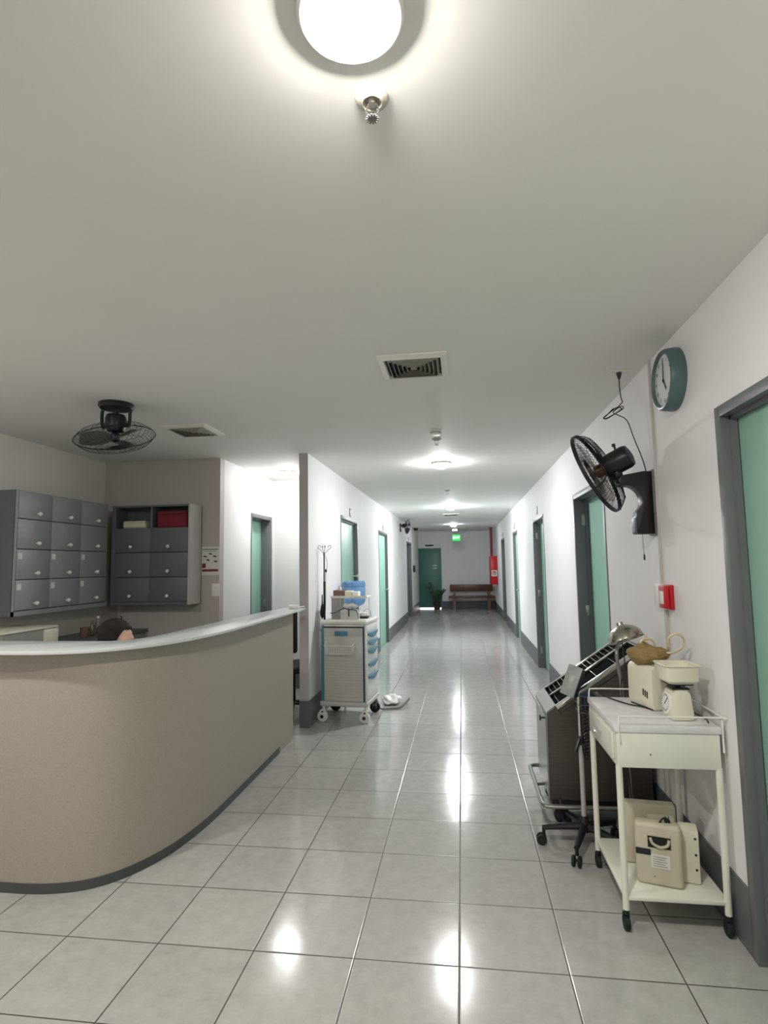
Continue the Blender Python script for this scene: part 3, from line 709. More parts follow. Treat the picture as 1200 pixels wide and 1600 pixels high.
MB().tube(smooth_path([(.735, .80, TZ+.018), (.75, .775, TZ+.006), (.775, .71, TZ+.004), (.82, .62, TZ+.004), (.87, .575, TZ+.004), (.905, .53, TZ+.004)], 5), .0034, 6).xf(inv(pm)).build('power_cord', BLACK, pm)
MB().tube(smooth_path([(1.045, .60, TZ+.05), (1.055, .53, TZ+.012), (1.06, .46, TZ+.004), (1.068, .38, TZ+.004), (1.055, .325, TZ+.004)], 5), .0034, 6).xf(inv(pm)).build('power_cord', BLACK, pm)

# machines on the lower shelf
SZ = .139
m1 = thing('nebulizer_machine', 'beige machine with recessed handle and white label, at the front of the low shelf', 'medical machine', (.845, .385, SZ), -.28)
MB().box(-.090, .090, -.0315, .034, .0, .250, .018, 3).build('body', CREAMD, m1)
MB().box(-.040, .048, -.0335, -.030, .155, .203).build('handle_recess', DARK, m1)
MB().box(-.040, .048, -.040, -.030, .203, .214, .002).tube(smooth_path([(-.03, -.036, .195), (-.02, -.037, .172), (.008, -.037, .162), (.035, -.037, .172), (.042, -.036, .195)], 4), .006, 8).build('carry_handle', CREAMD, m1)
MB().box(-.030, .042, -.0335, -.0315, .075, .13).build('label_sticker', PAPER, m1)
g = MB()
for k in range(5): g.box(-.024, .03-.006*(k % 2), -.0342, -.0334, .082+k*.009, .084+k*.009)
g.build('label_print', GREY, m1)
MB().box(-.088, -.030, -.0335, -.031, .122, .146, M=Matrix.Rotation(.0, 4, 'Y')).build('black_tape', TAPE, m1)
MB().cyl((-.02, -.032, .04), (-.02, -.0335, .04), .003).build('screw', GREY, m1)
m2 = thing('power_supply_box', 'large beige flat box standing behind the front machine on the low shelf', 'medical machine', (.872, .56, SZ), -.12)
MB().box(-.125, .10, -.03, .03, 0, .262, .010, 2).build('body', CREAMD, m2)
MB().box(-.02, .09, -.032, -.029, .10, .22, .002).build('front_plate', CREAM, m2)
m3 = thing('nebulizer_machine', 'beige slab machine with dark screws, rightmost on the low shelf of the cream trolley', 'medical machine', (.984, .435, SZ), -.28)
MB().box(-.038, .038, -.045, .045, 0, .215, .008, 2).build('body', CREAM, m3)
g = MB()
for z in (.06, .12, .185): g.cyl((.024, -.045, z), (.024, -.0465, z), .005, n=12)
g.build('screw', BLACK, m3)
CS = inv(m1) @ Matrix.Translation((0, -.045, .012))
MB().tube(smooth_path([(.775, .47, .30), (.78, .46, .355), (.80, .45, .372), (.825, .44, .36), (.835, .43, .335), (.838, .43, .31), (.85, .42, .37), (.87, .42, .395), (.892, .42, .385), (.90, .42, .34), (.893, .42, .31), (.87, .42, .36), (.86, .42, .375), (.845, .42, .35), (.842, .425, .315)], 4), .0035, 6).xf(CS).build('power_cord', BLACK, m1)
MB().tube([(.884, .425, .33), (.885, .425, .372)], .007, 8).box(.874, .896, .418, .432, .372, .388, .002).cyl((.879, .425, .388), (.879, .425, .402), .0018, n=6).cyl((.891, .425, .388), (.891, .425, .402), .0018, n=6).xf(CS).build('plug', BLACK, m1)

# ------------------------------------------------------------------ stainless chart trolley
ch = thing('chart_trolley', 'stainless steel hospital chart trolley with a sloping slotted top, against the right wall', 'trolley', (.79, 1.41, 0))
def CX(x): return x-.79
def CY(y): return y-1.41
ya, yb = CY(1.19), CY(1.66)
xa, xb = CX(.515), CX(1.075)
side = [(xa, .15), (xb, .15), (xb, 1.0), (CX(1.045), 1.0), (CX(.56), .665), (xa, .63)]
for yy0, yy1 in ((ya, ya+.006), (yb-.006, yb)):
    MB().prism(side, yy0, yy1, 'y').build('side_panel', STEELD, ch)
MB().box(xa-.004, xa, ya, yb, .15, .63, .001).build('front_panel', STEEL, ch)
MB().box(xa, xb, ya+.006, yb-.006, .15, .16).box(xb-.004, xb, ya+.006, yb-.006, .16, 1.0).build('frame_panel', STEELD, ch)
MB().box(xa-.006, xa-.004, ya+.03, yb-.03, .19, .60, .0).build('front_door', STEEL, ch)
kn = MB().cyl((xa-.004, ya+.05, .59), (xa-.03, ya+.05, .59), .005, n=12).cyl((xa-.03, ya+.05, .59), (xa-.038, ya+.05, .59), .016, n=16).build('door_knob', BLACK, ch)
# sloping rack: origin at the low end, local X up the slope
A0 = Vector((CX(.565), 0, .668)); A1 = Vector((CX(1.045), 0, 1.0)); sl_d = (A1-A0); SL = sl_d.length; ang = math.atan2(sl_d.z, sl_d.x)
RM = Matrix.Translation(A0) @ Matrix.Rotation(-ang, 4, 'Y')
D = .05
rk = MB()
rk.box(0, SL, ya, yb, -D, -D+.004)
rk.box(0, .004, ya, yb, -D, -.006)
rk.xf(RM).build('rack_tray', mat('rack_shade_black', (14, 14, 14), .9, spec=.1), ch)  # tray coloured black for the shade inside the open rack
MB().prism([(xa-.002, .626), (CX(.56), .661), (CX(.565), .676), (xa-.004, .634)], ya-.001, yb+.001, 'y').build('front_lip', STEEL, ch)
MB().box(SL, SL+.006, ya, yb, -.06, .004).xf(RM).build('rack_end', STEEL, ch)
for yy in (ya+.006, (ya+yb)/2+.02, yb-.006):
    MB().box(0, SL, yy-.007, yy+.007, -.022, .006, .002).xf(RM).build('rack_rail', CHROME, ch)
ym = (ya+yb)/2+.02
for k in range(16):
    u = .03+k*(SL-.05)/16
    g = MB()
    g.tube(smooth_path([(u, ym+.01, -.045), (u, ym+.012, -.004), (u+.0, (ym+yb)/2, .002), (u, yb-.016, -.004), (u, yb-.014, -.045)], 3), .0016, 5)
    if k % 4 == 0: g.box(u-.001, u+.001, ya+.01, ym-.01, -.045, -.008)
    g.xf(RM).build('slot_divider', CHROME, ch)
for u0, du in ((.10, .03), (.30, .05), (.50, .04)):
    pass
# bumper ring
bz = .15
xo, xi, yo, yi = CX(.462), CX(1.09), CY(1.095), CY(1.75)
ringp = [(xo+.05, yo, bz), (0, yo, bz), (xi-.04, yo, bz), (xi-.008, yo+.03, bz), (xi-.008, 0, bz), (xi-.008, yi-.03, bz), (xi-.04, yi, bz), (0, yi, bz), (xo+.05, yi, bz), (xo+.01, yi-.02, bz), (xo, yi-.06, bz), (xo, 0, bz), (xo, yo+.06, bz), (xo+.012, yo+.015, bz)]
MB().tube(smooth_path(ringp, 5, closed=True), .0125, 10, closed=True).build('bumper_rail', STEEL, ch)
g = MB()
for sx, sy in ((xa+.05, ya), (xb-.06, ya), (xa+.05, yb), (xb-.06, yb)):
    g.cyl((sx, sy, bz+.006), (sx, yo if sy < 0 else yi, bz), .009, n=10)
g.cyl((xa, 0, bz+.006), (xo, 0, bz), .009, n=10)
g.build('bumper_bracket', STEELD, ch)
MB().box(xa+.01, xb-.01, ya+.01, yb-.01, .105, .15, .004).build('chassis', BLACKM, ch)
for sx in (xa+.07, xb-.08):
    for sy in (ya+.06, yb-.06):
        MB().box(sx-.018, sx+.018, sy-.014, sy+.014, .055, .105, .003).cyl((sx, sy-.012, .045), (sx, sy+.012, .045), .045, n=24, bev=.005).build('caster', RUB, ch)
# ------------------------------------------------------------------ blood pressure stand
bpn = thing('blood_pressure_stand', 'wheeled blood pressure stand with black star base, in front of the chart trolley', 'medical stand', (.655, .97, 0))
MB().lathe([(.032, .085), (.030, .12), (.018, .15), (.014, .16)], n=24).build('hub', BLACK, bpn)
for k in range(5):
    a = math.radians(176)+k*2*PI/5; ca, sa = math.cos(a), math.sin(a)
    L = MB().tube([(ca*.02, sa*.02, .108), (ca*.12, sa*.12, .098), (ca*.215, sa*.215, .085)], [.021, .017, .013], 10).cyl((ca*.21, sa*.21, .05), (ca*.21, sa*.21, .095), .009, n=10)
    lg = L.build('base_leg', BLACK, bpn)
    cx, cy = ca*.222, sa*.222; tx, ty = -sa, ca
    MB().cyl((cx-tx*.022, cy-ty*.022, .0265), (cx-tx*.008, cy-ty*.008, .0265), .0265, n=20, bev=.003).cyl((cx+tx*.008, cy+ty*.008, .0265), (cx+tx*.022, cy+ty*.022, .0265), .0265, n=20, bev=.003).cyl((cx-tx*.02, cy-ty*.02, .03), (cx+tx*.02, cy+ty*.02, .03), .007, n=8).build('caster', RUB, lg)
MB().cyl((0, 0, .13), (-.004, -.02, .55), .0125, n=16).build('lower_pole', LGREY, bpn)
MB().cyl((-.004, -.02, .53), (-.006, -.03, .80), .0095, n=16).build('upper_pole', CHROME, bpn)
MB().lathe([(.016, 0), (.019, .01), (.019, .035), (.015, .045)], (-.004, -.02, .53), n=18).tube([(-.01, -.03, .56), (-.02, -.04, .545), (-.038, -.05, .50)], [.011, .010, .012], 8).build('height_clamp', BLACK, bpn)
GM = Matrix.Translation((-.030, -.045, .862)) @ Matrix.Rotation(math.radians(17), 4, 'Y') @ Matrix.Rotation(math.radians(-38), 4, 'Z') @ Matrix.Rotation(math.radians(-8), 4, 'X')
MB().box(-.036, .036, -.022, .03, -.076, .076, .006).xf(GM).build('gauge_housing', mat('dark_gauge_plastic', (48, 52, 60), .35), bpn)
fp = MB().box(-.040, .040, -.034, -.022, -.080, .080, .004).xf(GM).build('gauge_front', mat('pale_grey_gauge_face', (150, 156, 154), .3, var=.12, scale=40), bpn)
bk_ = MB()
for z in (.70, .74, .785):
    bk_.tube(smooth_path([(.0, -.055, z), (.10, -.055, z), (.11, -.045, z), (.11, .035, z), (.10, .045, z), (.0, .045, z), (-.008, .035, z), (-.008, -.045, z)], 3, closed=True), .0022, 6, closed=True)
for k in range(6): bk_.tube([(.0+k*.021, -.055, .785), (.0+k*.021, -.055, .70), (.0+k*.021, .045, .70), (.0+k*.021, .045, .785)], .0015, 5)
bk_.build('wire_basket', STEELD, bpn)
cf = MB().ball((.05, -.005, .755), .05, sx=.85, sy=.72, sz=1.05, n=20)
for v in cf.bm.verts: v.co += Vector((math.sin(v.co.z*110)*.003, math.sin(v.co.x*120)*.003, math.sin(v.co.y*100)*.004))
cf.build('cuff', NAVY, bpn, 180)
MB().box(.085, .10, -.048, .0, .73, .80, .003).build('cuff_pocket', mat('olive_pocket', (88, 86, 66), .6), bpn)
co = []
for i in range(150):
    t_ = i/149; a = t_*13*2*PI; z = .72-.24*math.sin(t_*PI*.5)*1.0 if t_ < 1 else .48
    co.append((.022+.0+.011*math.cos(a), -.045+.011*math.sin(a), .72-.24*t_))
MB().tube(co, .0042, 6).tube(smooth_path([(.022, -.045, .48), (.018, -.04, .46), (.01, -.035, .47), (.003, -.035, .52), (.002, -.04, .60), (.0, -.04, .72)], 4), .004, 6).build('coiled_tube', BLACK, bpn)
# gooseneck lamp
gl = thing('gooseneck_lamp', 'chrome domed gooseneck examination lamp beside the chart trolley', 'lamp', (.905, .955, 0))
MB().lathe([(.10, 0), (.10, .012), (.09, .022), (.02, .03)], n=40).build('base', BLACKM, gl)
MB().cyl((0, 0, .02), (-.03, .0, .80), .009, n=14).build('pole', STEEL, gl)
pts = smooth_path([(-.03, 0, .79), (-.032, 0, .86), (-.04, .0, .93), (-.045, 0, 1.0), (-.036, 0, 1.045), (-.012, 0, 1.075)], 14)
gn = MB(); gn.tube(pts, [.0085+(.0014 if i % 2 else 0) for i in range(len(pts))], 10); gn.build('gooseneck', STEEL, gl)
LM = Matrix.Translation((.002, 0, 1.098)) @ Matrix.Rotation(math.radians(-17), 4, 'X') @ Matrix.Rotation(math.radians(-16), 4, 'Y')
MB().lathe([(.014, .052), (.03, .056), (.062, .040), (.086, .014), (.094, -.022), (.092, -.022), (.083, .012), (.06, .036), (.03, .050), (.004, .052)], n=44, cap=False).xf(LM).build('shade', mat('dull_chrome_shade', (176, 172, 158), .25, metal=1, var=.05), gl)
MB().lathe([(.004, .078), (.016, .074), (.02, .05), (.014, .044)], n=20).xf(LM).build('socket', STEEL, gl)
MB().ball((0, 0, .012), .026).cyl((0, 0, .02), (0, 0, .05), .013).xf(LM).build('bulb', mat('frosted_unlit_bulb', (120, 116, 108), .4), gl)
MB().tube(smooth_path([(-.015, -.005, 1.06), (-.012, -.012, 1.0), (-.010, -.015, .97), (-.015, -.015, .92), (-.03, -.012, .86), (-.033, -.013, .80), (-.028, -.012, .5), (0, -.012, .06)], 5), .003, 6).build('cable', BLACK, gl)
# ------------------------------------------------------------------ medicine cart
mc = thing('medicine_cart', 'white and blue wheeled medicine cart with ribbed grey side and basket, by the corridor wall', 'cart', (-1.085, 3.42, 0), math.radians(-5))
a, b = .225, .225
MB().box(-a, a, -b, b, .195, .925, .008).build('body', WHITE, mc)
MB().box(-a-.016, a+.014, -b-.014, b+.014, .15, .197, .014, 3).build('base_tray', mat('pale_grey_plastic', (206, 204, 200), .4), mc)
tp = MB().box(-a-.012, a+.012, -b-.012, b+.012, .925, .962, .012, 3).build('top', mat('pale_top_plastic', (220, 218, 212), .35), mc)
MB().box(-a+.01, a-.005, -b+.005, -b+.012, .962, .972, .002).box(-a+.01, a-.005, b-.012, b-.005, .962, .972, .002).box(a-.012, a-.005, -b+.012, b-.012, .962, .972, .002).build('top_rim', WHITE, mc)
MB().box(-a+.03, a-.028, -b-.006, -b, .20, .895, .002).build('side_panel', RIBG, mc)
g = MB()
for k in range(17): g.box(-a+.036, a-.034, -b-.0095, -b-.005, .215+k*.026, .233+k*.026, .0015)
g.build('side_rib', RIBG, mc)
MB().box(-a+.025, a-.02, -b-.008, -b-.004, .896, .908).box(a-.030, a-.022, -b-.007, -b, .2, .9).build('side_gap', DARK, mc)
MB().box(-a+.03, a-.034, -b-.010, -b-.005, .822, .892, .002).build('side_header', mat('pale_header_plastic', (196, 194, 190), .45), mc)
MB().box(-.085, .045, -b-.016, -b-.009, .818, .865, .003).build('header_grip', BLUE, mc)
MB().box(-a-.002, -a+.028, -b-.005, -b+.01, .20, .92, .004).box(a-.022, a-.012, -b-.004, -b+.01, .20, .92, .002).build('corner_strip', BLUE, mc)
MB().box(a-.012, a+.004, -b-.006, -b+.012, .197, .925, .004).build('corner_post', WHITE, mc)
zs = [(.845, .915), (.765, .84), (.685, .76), (.56, .68), (.44, .555), (.21, .435)]
for i, (z0, z1) in enumerate(zs):
    d = MB().box(a, a+.008, -b+.02, b-.01, z0+.003, z1-.002, .003).build('drawer', WHITE, mc)
    if i > 0 or True:
        hz = z1-.005 if i else z1-.02
    if i:
        g = MB(); W_ = .19
        prof = [(-W_, hz+.005), (W_-.01, hz+.005)] + [(W_-.02-t*(2*W_-.02), hz-.012-.034*math.sin(t*PI)**1.3) for t in [k/12 for k in range(13)]]
        g.prism(prof, a+.006, a+.026, 'x', bev=.002); g.build('drawer_grip', BLUE, d)
bs = MB()
X0, X1, Y0, Y1 = -.165, .115, -b-.095, -b-.012
for z, gsh in ((.735, 0), (.71, .004), (.685, .008), (.66, .012)):
    bs.tube([(X0+gsh, Y1, z), (X0+gsh, Y0+gsh, z), (X1-gsh, Y0+gsh, z), (X1-gsh, Y1, z)], .0052 if z > .73 else .0022, 6)
for k in range(15):
    x = X0+.01+k*(X1-X0-.02)/14; bs.tube([(x, Y0+.002, .735), (x, Y0+.014, .655), (x, Y1, .655), (x, Y1, .735)], .002, 5)
for k in range(5):
    y = Y0+.014+k*(Y1-Y0-.014)/4; bs.tube([(X0, y, .735), (X0+.012, y, .655), (X1-.012, y, .655), (X1, y, .735)], .002, 5)
bs.tube([(X0, Y0+.01, .735), (X0-.004, Y1, .77)], .005, 6).tube([(X1, Y0+.01, .735), (X1+.004, Y1, .77)], .005, 6)
bs.build('wire_basket', WHITE, mc)
for sx, sy, mt in ((-1, -1, 0), (1, -1, 0), (1, 1, 1), (-1, 1, 1)):
    cx, cy = sx*(a-.015), sy*(b-.015)
    fk = MB().cyl((cx, cy, .10), (cx, cy, .152), .013, n=14).ball((cx-.004, cy, .105), .028, sx=1, sy=.75, sz=.75).box(cx-.034, cx+.012, cy-.026, cy-.018, .04, .115, .006).box(cx-.034, cx+.012, cy+.018, cy+.026, .04, .115, .006).build('caster', WHITE if not mt else GREY, mc)
    MB().cyl((cx-.012, cy-.017, .052), (cx-.012, cy+.017, .052), .052, n=28, bev=.006).build('tyre', WHITE if not mt else RUB, fk)
    MB().cyl((cx-.012, cy-.028, .052), (cx-.012, cy+.028, .052), .017, n=18).cyl((cx-.006, cy-.028, .098), (cx-.006, cy+.028, .098), .009, n=12).build('hub_cap', BLACK, fk)
MB().tube([(-.02, -b+.10, .15), (-.02, -b+.10, .06)], .008, 8).build('earth_chain', LGREY, mc)
# raised shelf over the cart top
os_ = MB().box(-.17, .205, -.10, .10, 1.172, 1.185, .004).box(-.17, .205, -.103, -.098, 1.185, 1.196).build('raised_shelf', mat('cream_shelf_plastic', (232, 230, 218), .4), mc)
MB().box(-.165, -.09, -.09, .09, .962, 1.172, .003).build('bin_stand', mat('clear_grey_plastic', (176, 176, 168), .3, trans=.3), mc)
MB().cyl((-.075, .06, .962), (-.075, .06, 1.172), .008, n=12).cyl((.19, .06, .962), (.19, .06, 1.172), .005, n=12).build('shelf_post', WHITE, mc)
# IV pole on the cart's left side
ip = MB().cyl((-a-.022, -.06, .60), (-a-.022, -.06, 1.34), .011, n=14).build('iv_pole', BLACKM, mc)
MB().cyl((-a-.022, -.06, 1.33), (-a-.022, -.06, 1.62), .008, n=12).lathe([(.008, 0), (.012, .01), (.009, .03)], (-a-.022, -.06, 1.60), n=14).build('upper_pole', GREY, ip)
hk = MB()
for ang_, ln in ((.2, .055), (2.2, .05), (3.8, .05), (5.2, .05)):
    ca, sa = math.cos(ang_), math.sin(ang_); bx, by, bz_ = -a-.022, -.06, 1.615
    pt = [(bx, by, bz_), (bx+ca*ln*.5, by+sa*ln*.5, bz_+.03), (bx+ca*ln, by+sa*ln, bz_+.055)]
    for k in range(9):
        t_ = k/8*1.6*PI; pt.append((bx+ca*(ln+.016*math.sin(t_)), by+sa*(ln+.016*math.sin(t_)), bz_+.055+.017*(1-math.cos(t_))))
    hk.tube(pt, .0032, 6)
hk.build('iv_hook', GREY, ip)
MB().box(-a-.045, -a+.004, -.085, -.035, .845, .885, .005).cyl((-a-.022, -.085, .865), (-a-.022, -.125, .865), .008).cyl((-a-.022, -.125, .865), (-a-.022, -.14, .865), .018, n=14).build('pole_clamp', BLACK, mc)
MCM = Matrix.Translation((-1.085, 3.42, 0)) @ Matrix.Rotation(math.radians(-5), 4, 'Z')
def onc(x, y, z): return MCM @ Vector((x, y, z))
# cords hanging on the IV pole
t = thing('hanging_cord', 'black cable and bulb hanging in a bunch from the cart\'s drip pole', 'cord', onc(-.247, -.112, 0), math.radians(-5))
MB().tube(smooth_path([(.018, .0, 1.60), (.024, -.004, 1.50), (.014, -.004, 1.44), (.012, -.002, 1.20), (.002, -.004, 1.05), (-.006, -.004, .98), (.012, -.006, .93), (.014, -.004, .88)], 5), .0028, 6).tube(smooth_path([(.032, 0, 1.595), (.048, 0, 1.54), (.046, 0, 1.48), (.034, -.002, 1.43), (.034, -.002, 1.2), (.028, -.002, 1.04)], 5), .0022, 6).build('cable', BLACK, t)
MB().lathe([(.004, 0), (.018, .03), (.024, .06), (.016, .11), (.007, .15), (.005, .24)], (-.004, -.006, .97), n=16).build('bulb', RUB, t)
MB().lathe([(.003, 0), (.012, .008), (.010, .03), (.003, .035)], (.036, -.002, 1.43), n=12).build('clip', BLACK, t)
# items on the raised shelf
t = thing('tissue_box', 'brown tissue box with a tissue sticking up, on the cart\'s raised shelf', 'tissue box', onc(-.098, 0, 1.186), math.radians(-5))
MB().box(-.058, .058, -.055, .055, 0, .062, .003).build('box', CARD, t)
g = MB().lathe([(.020, 0), (.014, .012), (.016, .022), (.004, .04)], (0, 0, .06), n=9)
g.build('tissue', PAPER, t)
t = MB().box(-.036, .036, -.05, .05, 0, .055, .003).build('carton', mat('pale_yellow_carton', (232, 230, 200), .6)); t.matrix_world = MCM @ Matrix.Translation((.0, 0, 1.186)); tag(t, 'pale yellow carton next to the tissue box on the cart\'s raised shelf', 'box')
t = MB().box(-.03, .03, -.045, .045, 0, .048, .003).build('carton', mat('white_carton', (236, 236, 232), .6)); t.matrix_world = MCM @ Matrix.Translation((-.0+.072, 0, 1.186)) ; tag(t, 'white carton at the right of the pale yellow carton on the cart\'s raised shelf', 'box')
# items on the cart's top
t = thing('plastic_organizer', 'clear white organizer box of supplies at the front of the medicine cart top', 'organizer box', onc(.035, -.10, .9635), math.radians(-5))
MB().box(-.085, .085, -.05, .05, 0, .10, .006).build('box', mat('milky_plastic', (222, 222, 216), .35, trans=.15), t)
g = MB()
for k in range(4): g.box(-.080+k*.042, -.078+k*.042, -.0515, -.050, .006, .094)
g.build('divider', WHITE, t)
MB().box(-.006, .006, -.055, -.049, .035, .10, .001).build('black_strap', BLACK, t)
wb = MB().ball((0, 0, .018), .05, sx=1.5, sy=.9, sz=.45, n=24)
for v in wb.bm.verts: v.co += Vector((0, 0, math.sin(v.co.x*80)*.006+math.sin(v.co.y*110)*.005))
t = wb.build('plastic_bag', PLASTICBAG, smooth=180); t.matrix_world = MCM @ Matrix.Translation((.035, -.095, 1.078)); tag(t, 'crumpled white plastic bag on top of the clear organizer box', 'bag')
t = thing('cable_bundle', 'black cable draped over the items on the medicine cart top', 'cable', (0, 0, 0))
pp = [onc(-.16, -.14, 1.03), onc(-.10, -.16, 1.035), onc(-.02, -.155, 1.075), onc(.04, -.157, 1.066), onc(.10, -.157, 1.06), onc(.126, -.158, 1.03), onc(.130, -.158, .972)]
MB().tube(smooth_path(pp, 5), .004, 6).build('cable', BLACK, t)
t = thing('glucose_meter', 'white rounded device on a black base, at the right of the medicine cart top', 'medical device', onc(.135, .06, .9645), math.radians(-5))
MB().box(-.055, .045, -.05, .05, 0, .018, .006).build('base', BLACK, t)
MB().ball((-.005, 0, .03), .042, sx=1.05, sy=1.0, sz=.75).build('cover', WHITE, t)
MB().tube(smooth_path([(-.02, .04, .05), (.01, .045, .085), (.045, .045, .075), (.058, .045, .03), (.056, .045, .004)], 5), .0028, 6).build('cord', GREY, t)

# water dispenser and jug
wd = thing('water_dispenser', 'white water dispenser standing behind the medicine cart', 'water dispenser', (-1.235, 4.38, 0))
MB().box(-.135, .15, -.15, .15, .02, .93, .015, 3).build('cabinet', WHITE, wd)
MB().lathe([(.12, .93), (.115, .95), (.05, .955)], n=32).build('collar', WHITE, wd)
MB().box(.15, .158, -.10, .10, .60, .86, .004).build('front_panel', LGREY, wd)
for y in (-.05, .05): MB().cyl((.155, y, .80), (.19, y, .80), .012).cyl((.185, y, .80), (.185, y, .77), .008).build('tap', BLUE if y > 0 else RED, wd)
jg = thing('water_jug', 'upturned translucent blue water jug on the dispenser behind the medicine cart', 'water jug', (-1.225, 4.38, .956))
MB().lathe([(.028, 0), (.03, .03), (.06, .055), (.115, .085), (.136, .115), (.138, .15), (.131, .158), (.131, .168), (.138, .176), (.138, .275), (.133, .283), (.138, .291), (.140, .318), (.134, .345), (.118, .358), (.05, .352), (.004, .35)], n=48).build('body', JUG, jg)

# crumpled bag and hose on the floor beside the cart
bm_ = MB().ball((0, 0, 0), .1, sx=1.0, sy=1.2, sz=.45, n=30)
for v in bm_.bm.verts:
    p = v.co.copy(); v.co += p.normalized()*(math.sin(p.x*70+p.y*30)*.012+math.sin(p.y*60-p.z*90)*.012+math.sin(p.z*120+p.x*50)*.007)
    v.co.z = max(v.co.z+.043, .002)
o = bm_.build('plastic_bag', PLASTICBAG, smooth=180); o.location = (-.745, 3.98, 0); tag(o, 'crumpled white plastic bag on the floor behind the medicine cart', 'bag')
o = MB().tube(smooth_path([(-.86, 3.68, .03), (-.80, 3.70, .012), (-.72, 3.72, .012), (-.64, 3.76, .012), (-.60, 3.86, .03), (-.565, 4.0, .05)], 6), [.009]*12+[.009+.0006*k for k in range(19)], 8).build('hose', GREY); tag(o, 'grey hose lying on the floor in front of the white plastic bag', 'hose')

# ------------------------------------------------------------------ black office chair in the recess
oc = thing('office_chair', 'black office chair with chrome armrest glimpsed between the counter and the wall end', 'chair', (-1.70, 3.50, 0), .9)
MB().box(-.23, .23, -.22, .22, .43, .50, .03, 4).build('seat', mat('black_upholstery', (26, 26, 28), .7, var=.1), oc)
MB().box(-.21, .21, .20, .27, .56, 1.02, .03, 4).build('backrest', mat('black_back_fabric', (28, 28, 30), .7, var=.1), oc)
MB().tube(smooth_path([(0, .1, .42), (0, .25, .44), (0, .29, .6)], 5), .018, 8).build('back_support', BLACK, oc)
for s in (-1, 1):
    ar = MB().tube(smooth_path([(s*.24, -.1, .44), (s*.275, -.14, .55), (s*.275, -.14, .66), (s*.275, -.05, .70), (s*.275, .1, .69)], 5), .010, 8).build('arm_frame', CHROME, oc)
    MB().box(s*.275-.025, s*.275+.025, -.12, .12, .70, .725, .01, 3).build('arm_pad', LGREY, ar)
MB().cyl((0, 0, .10), (0, 0, .43), .025).build('gas_column', BLACK, oc)
for k in range(5):
    a_ = k*2*PI/5+.3; ca, sa = math.cos(a_), math.sin(a_)
    lg = MB().tube([(ca*.02, sa*.02, .11), (ca*.27, sa*.27, .075)], [.022, .014], 8).build('base_leg', BLACK, oc)
    MB().cyl((ca*.27-sa*.015, sa*.27+ca*.015, .028), (ca*.27+sa*.015, sa*.27-ca*.015, .028), .028, n=16).cyl((ca*.27, sa*.27, .03), (ca*.27, sa*.27, .075), .008, n=8).build('caster', RUB, lg)
# ------------------------------------------------------------------ far end of the corridor
bn = thing('wooden_bench', 'brown wooden bench against the end wall of the corridor', 'bench', (.335, 16.62, 0))
MB().box(-.70, .70, .17, .205, .575, .80, .008).build('backrest', WOOD, bn)
MB().box(-.74, .74, -.22, .19, .37, .445, .008).build('seat', WOOD, bn)
for s in (-1, 1):
    MB().prism([(-.19, 0), (-.13, 0), (-.09, .395), (-.16, .395)], s*.56-.045, s*.56+.045, 'x').build('leg', WOOD, bn)
    MB().prism([(.20, 0), (.255, 0), (.17, .40), (.205, .80), (.235, .80), (.21, .40), (.12, .395)][::-1] if False else [(.14, .0), (.20, .0), (.20, .40), (.235, .76), (.205, .76), (.15, .40)], s*.56-.045, s*.56+.045, 'x').build('leg', WOOD, bn)
    MB().box(s*.56-.02, s*.56+.02, -.12, .15, .12, .17).build('stretcher', WOOD, bn)
pt = thing('potted_plant', 'dark leafy potted plant on the floor beside the end door', 'plant', (-.80, 16.72, 0))
MB().lathe([(.09, 0), (.10, .02), (.125, .22), (.135, .23), (.135, .25), (.12, .25), (.115, .21)], n=28).build('pot', POT, pt)
MB().cyl((0, 0, .18), (0, 0, .205), .112, n=24).build('soil', SOIL, pt)
random.seed(3)
for k, (dx, dy, hh) in enumerate([(-.36, -.02, .62), (-.26, -.08, .50), (-.12, .05, .45), (.05, -.08, .40), (.20, -.02, .36), (.26, -.08, .42), (-.2, .08, .66)]):
    stem = smooth_path([(0, 0, .2), (dx*.25, dy*.3, .2+hh*.35), (dx*.65, dy*.7, .2+hh*.75), (dx, dy, .2+hh)], 4)
    st = MB().tube(stem, .006, 6).build('stem', LEAF, pt)
    g = MB()
    for i in range(3, len(stem)):
        for sd in (-1, 1):
            d = (stem[i]-stem[i-1]).normalized(); sidev = Vector((sd, .3*sd, .25)).normalized(); tip_ = stem[i]+(sidev*.8+d*.5).normalized()*random.uniform(.07, .10)
            mid = (stem[i]+tip_)/2; wv = d.cross(sidev).normalized().cross((tip_-stem[i]).normalized())*.022
            v = [g.bm.verts.new(p) for p in (stem[i], mid+wv, tip_, mid-wv)]; vn = [g.bm.verts.new(p+Vector((0, .002, -.003))) for p in (stem[i], mid+wv, tip_, mid-wv)]
            g.bm.faces.new(v); g.bm.faces.new(vn[::-1])
            for q_ in range(4): g.bm.faces.new((v[q_], vn[q_], vn[(q_+1) % 4], v[(q_+1) % 4]))
    g.build('leaves', LEAF, st, 0)
fc = thing('fire_cabinet', 'red fire hose cabinet on the right wall near the corridor\'s end', 'fire cabinet', (1.0, 15.3, .86))
MB().box(-.11, .104, -.30, .30, 0, .84, .006).build('case', RED, fc)
MB().box(-.116, -.11, -.28, .28, .02, .82, .004).build('door', mat('dark_red_door', (150, 16, 26), .3), fc)
MB().box(-.075, .085, -.304, -.30, .24, .42).build('white_sign', PAPER, fc)
g = MB().box(-.045, -.025, -.306, -.304, .27, .385).box(.015, .04, -.306, -.304, .27, .385).box(-.045, .04, -.306, -.304, .36, .385); g.build('sign_mark', INKR, fc)
